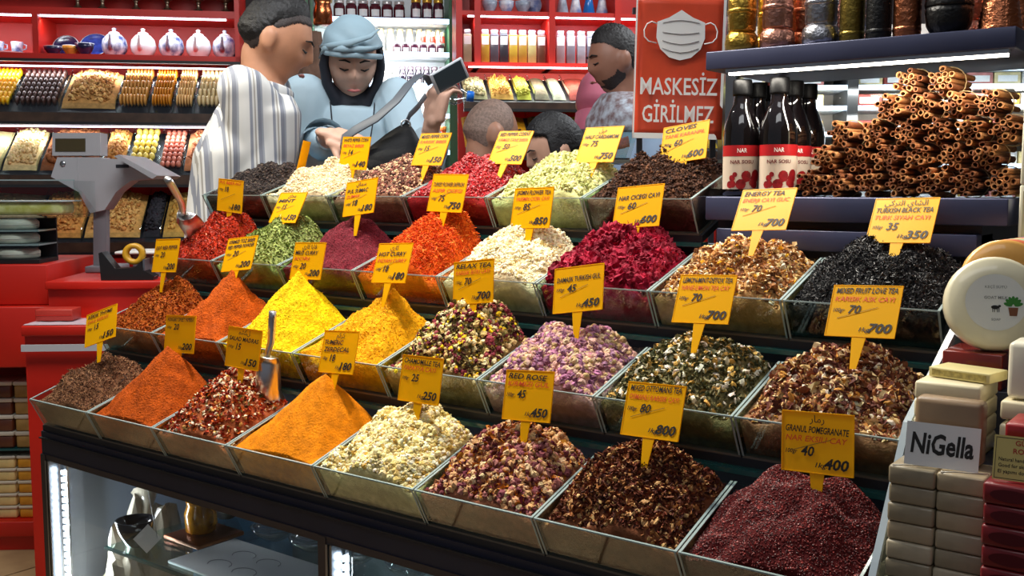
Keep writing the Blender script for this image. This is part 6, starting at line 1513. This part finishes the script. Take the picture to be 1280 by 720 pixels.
MB().tube([bq(*c) for c in ((426, 184, .0), (428, 172, -.02), (445, 160, -.05), (470, 146, -.06), (495, 124, -.06), (512, 102, -.02), (524, 92, .06), (534, 94, .12), (538, 104, .12))], .0150, 8, flat=(.16, 1)).build('strap', mat('strap_grey', (92, 98, 106), .5), bgm)
MB().tube([bq(*c) for c in ((532, 118, .10), (522, 132, .06), (512, 142, .02), (506, 156, 0))], .0085, 8, flat=(.3, 1)).build('strap_end', mat('strap_grey', 0), bgm)
MB().lathe([(.010, -.002), (.014, -.002), (.014, .002), (.010, .002), (.010, -.002)], 16, M=Matrix.Translation(bq(507, 154, -.01)) @ Matrix.Rotation(PI / 2, 4, 'X'), close=False).build('ring', M_steel, bgm)
# phone and water bottle in her raised hand
ph = thing('mobile_phone', 'mobile phone in a pale case held in the raised hand', 'phone', P(558, 92, 2.89) + Vector((.0015, .0105, -.0055)), YAW); ph.rotation_euler = (R(35), R(52), YAW + R(58))
MB().rbox(-.032, .032, -.005, .005, -.052, .052, .004).build('phone_case', mat('phone_case', (214, 218, 222), .35), ph); MB().box(-.028, .028, -.0062, -.005, -.044, .044).build('phone_screen', mat('phone_screen', (70, 84, 92), .15), ph)
wb = thing('water_bottle', 'clear plastic water bottle with a blue cap', 'bottle', P(547, 119, 3.03) + Vector((-.0025, -.0235, .0085)), YAW); wb.rotation_euler = (0, R(96), YAW + R(8))
MB().lathe([(.024, 0), (.030, .004), (.030, .055), (.028, .060), (.030, .065), (.026, .082), (.013, .100), (.012, .106)], 20).build('bottle_body', glass('pet', (.86, .91, .94), .6, .08), wb)
MB().lathe([(.014, .102), (.015, .104), (.015, .120), (.013, .122)], 18).build('cap', mat('cap_blue', (20, 110, 210), .35), wb)

# bald man, girl, bearded man and the person in the pink scarf further back
def simple(label, pxh, pyh, v, by, hy, hp, skinc, shirt, pants, hs=1.0, seed=1, shw=.2, chest=.13, px0=None, arms=None, **kw):
    p = Person(label, pxh, pyh, v, by, hy, hp, hs=hs, lean=.02, px0=px0)
    S = p.S; Z = Vector((0, 0, 1)); c = Vector((0, 0, 0)) - p.f * .05
    def side(sd):
        s0 = c + p.r * (sd * shw * .95) + Z * (S - .36 * hs); return (None, s0 - Z * .26 * hs + p.r * sd * .03, s0 - Z * .45 * hs + p.f * .10, (0, 0, -1), p.r * sd, sd)
    p.build(skin(seed.__str__(), skinc), shirt, pants, arms or [side(-1), side(1)], shw=shw * (.5 + .5 * hs), chest=chest * (.5 + .5 * hs), voxel=.0095, seed=seed, **kw)
    return p
M_pd = mat('trousers_dark', 0)
p = simple('bald man in navy shirt standing below the red jar shelf', 614, 168, 3.55, 120, 112, 8, (176, 126, 100), mat('navy_shirt', (48, 58, 84), .8), M_pd, seed=21)
p.face(); p.hair((138, 112, 98), lambda v: v.z > .03 - (v.y + .06) * .9 and v.y > -.055 and v.z > -.06, .0012, name='stubble', ruff=.0)
p = simple('dark-haired girl looking down behind the cardamom', 694, 190, 2.95, -50, -78, 16, (206, 158, 132), mat('girl_top', (60, 64, 76), .8), M_pd, hs=.84, seed=22, shw=.16, chest=.10)
p.face(); p.hair((18, 15, 16), lambda v: v.z > .052 + min(0, v.y + .03) * -.3 or (v.y > -.035 and v.z > -.10), .012, ruff=.002)
mb = MB(); mb.sphere((0, .105, .0), (.045, .04, .05), 14, 10, p.HM); mb.build('hair_bun', MATS['hair_18_15_16'], p.e)
M_flo = mat('floral_shirt', (150, 176, 206), .75, col2=(176, 200, 226), vscale=5)
p = simple('bearded man in light blue shirt with floral shoulders facing sideways', 768, 76, 3.75, -70, -76, 10, (150, 104, 84), M_flo, M_pd, seed=23, shw=.225, chest=.14)
p.face(); p.hair((24, 18, 17), lambda v: v.z > hl(v.y), .008, line=0)
p.hair((44, 32, 28), lambda v: v.z < float(np.interp(v.y, [-.09, -.06, -.03, .0, .02], [-.050, -.062, -.05, .02, .02])) and v.y < .015 and not (abs(v.x) < .022 and -.078 < v.z < -.054 and v.y < -.04), .0015, name='beard', ruff=.0004)
mb = MB(); loft(mb, [(p.sp(.80), p.r * .205, p.f * .145), (p.sp(.90), p.r * .205, p.f * .128), (p.sp(.99), p.r * .125, p.f * .098), (p.sp(1.04), p.r * .072, p.f * .072)])
obj('floral_yoke', remesh(mb, .01, 5), p.e).data.materials.append(mat('floral_print', (188, 196, 206), .75, col2=(120, 96, 96), vscale=38))
p = simple('person in a dusty pink head scarf and black coat', 748, 128, 4.26, 165, 160, 8, (196, 150, 124), mat('black_coat', (20, 20, 24), .8), M_pd, seed=24, shw=.2)
vs, fs = head_surface(40, 30, face=False); keep = [f for f in fs if all(vs[i].y > -.05 or vs[i].z > .04 for i in f)]
used = sorted({i for f in keep for i in f}); ix = {o: n for n, o in enumerate(used)}; n = len(used)
mb = MB(); mb.add([vs[i] * 1.16 for i in used] + [vs[i] * 1.1 for i in used], [tuple(ix[i] for i in f) for f in keep] + [tuple(n + ix[i] for i in f)[::-1] for f in keep], True, p.HM)
mb.tube([p.HM @ Vector((0, .02, -.05)), p.nb + Vector((0, 0, .03)), p.nb - Vector((0, 0, .07))], [.085, .092, .13], 18); mb.build('head_scarf', mat('pink_scarf', (190, 100, 120), .7, var=.1, vscale=14), p.e)
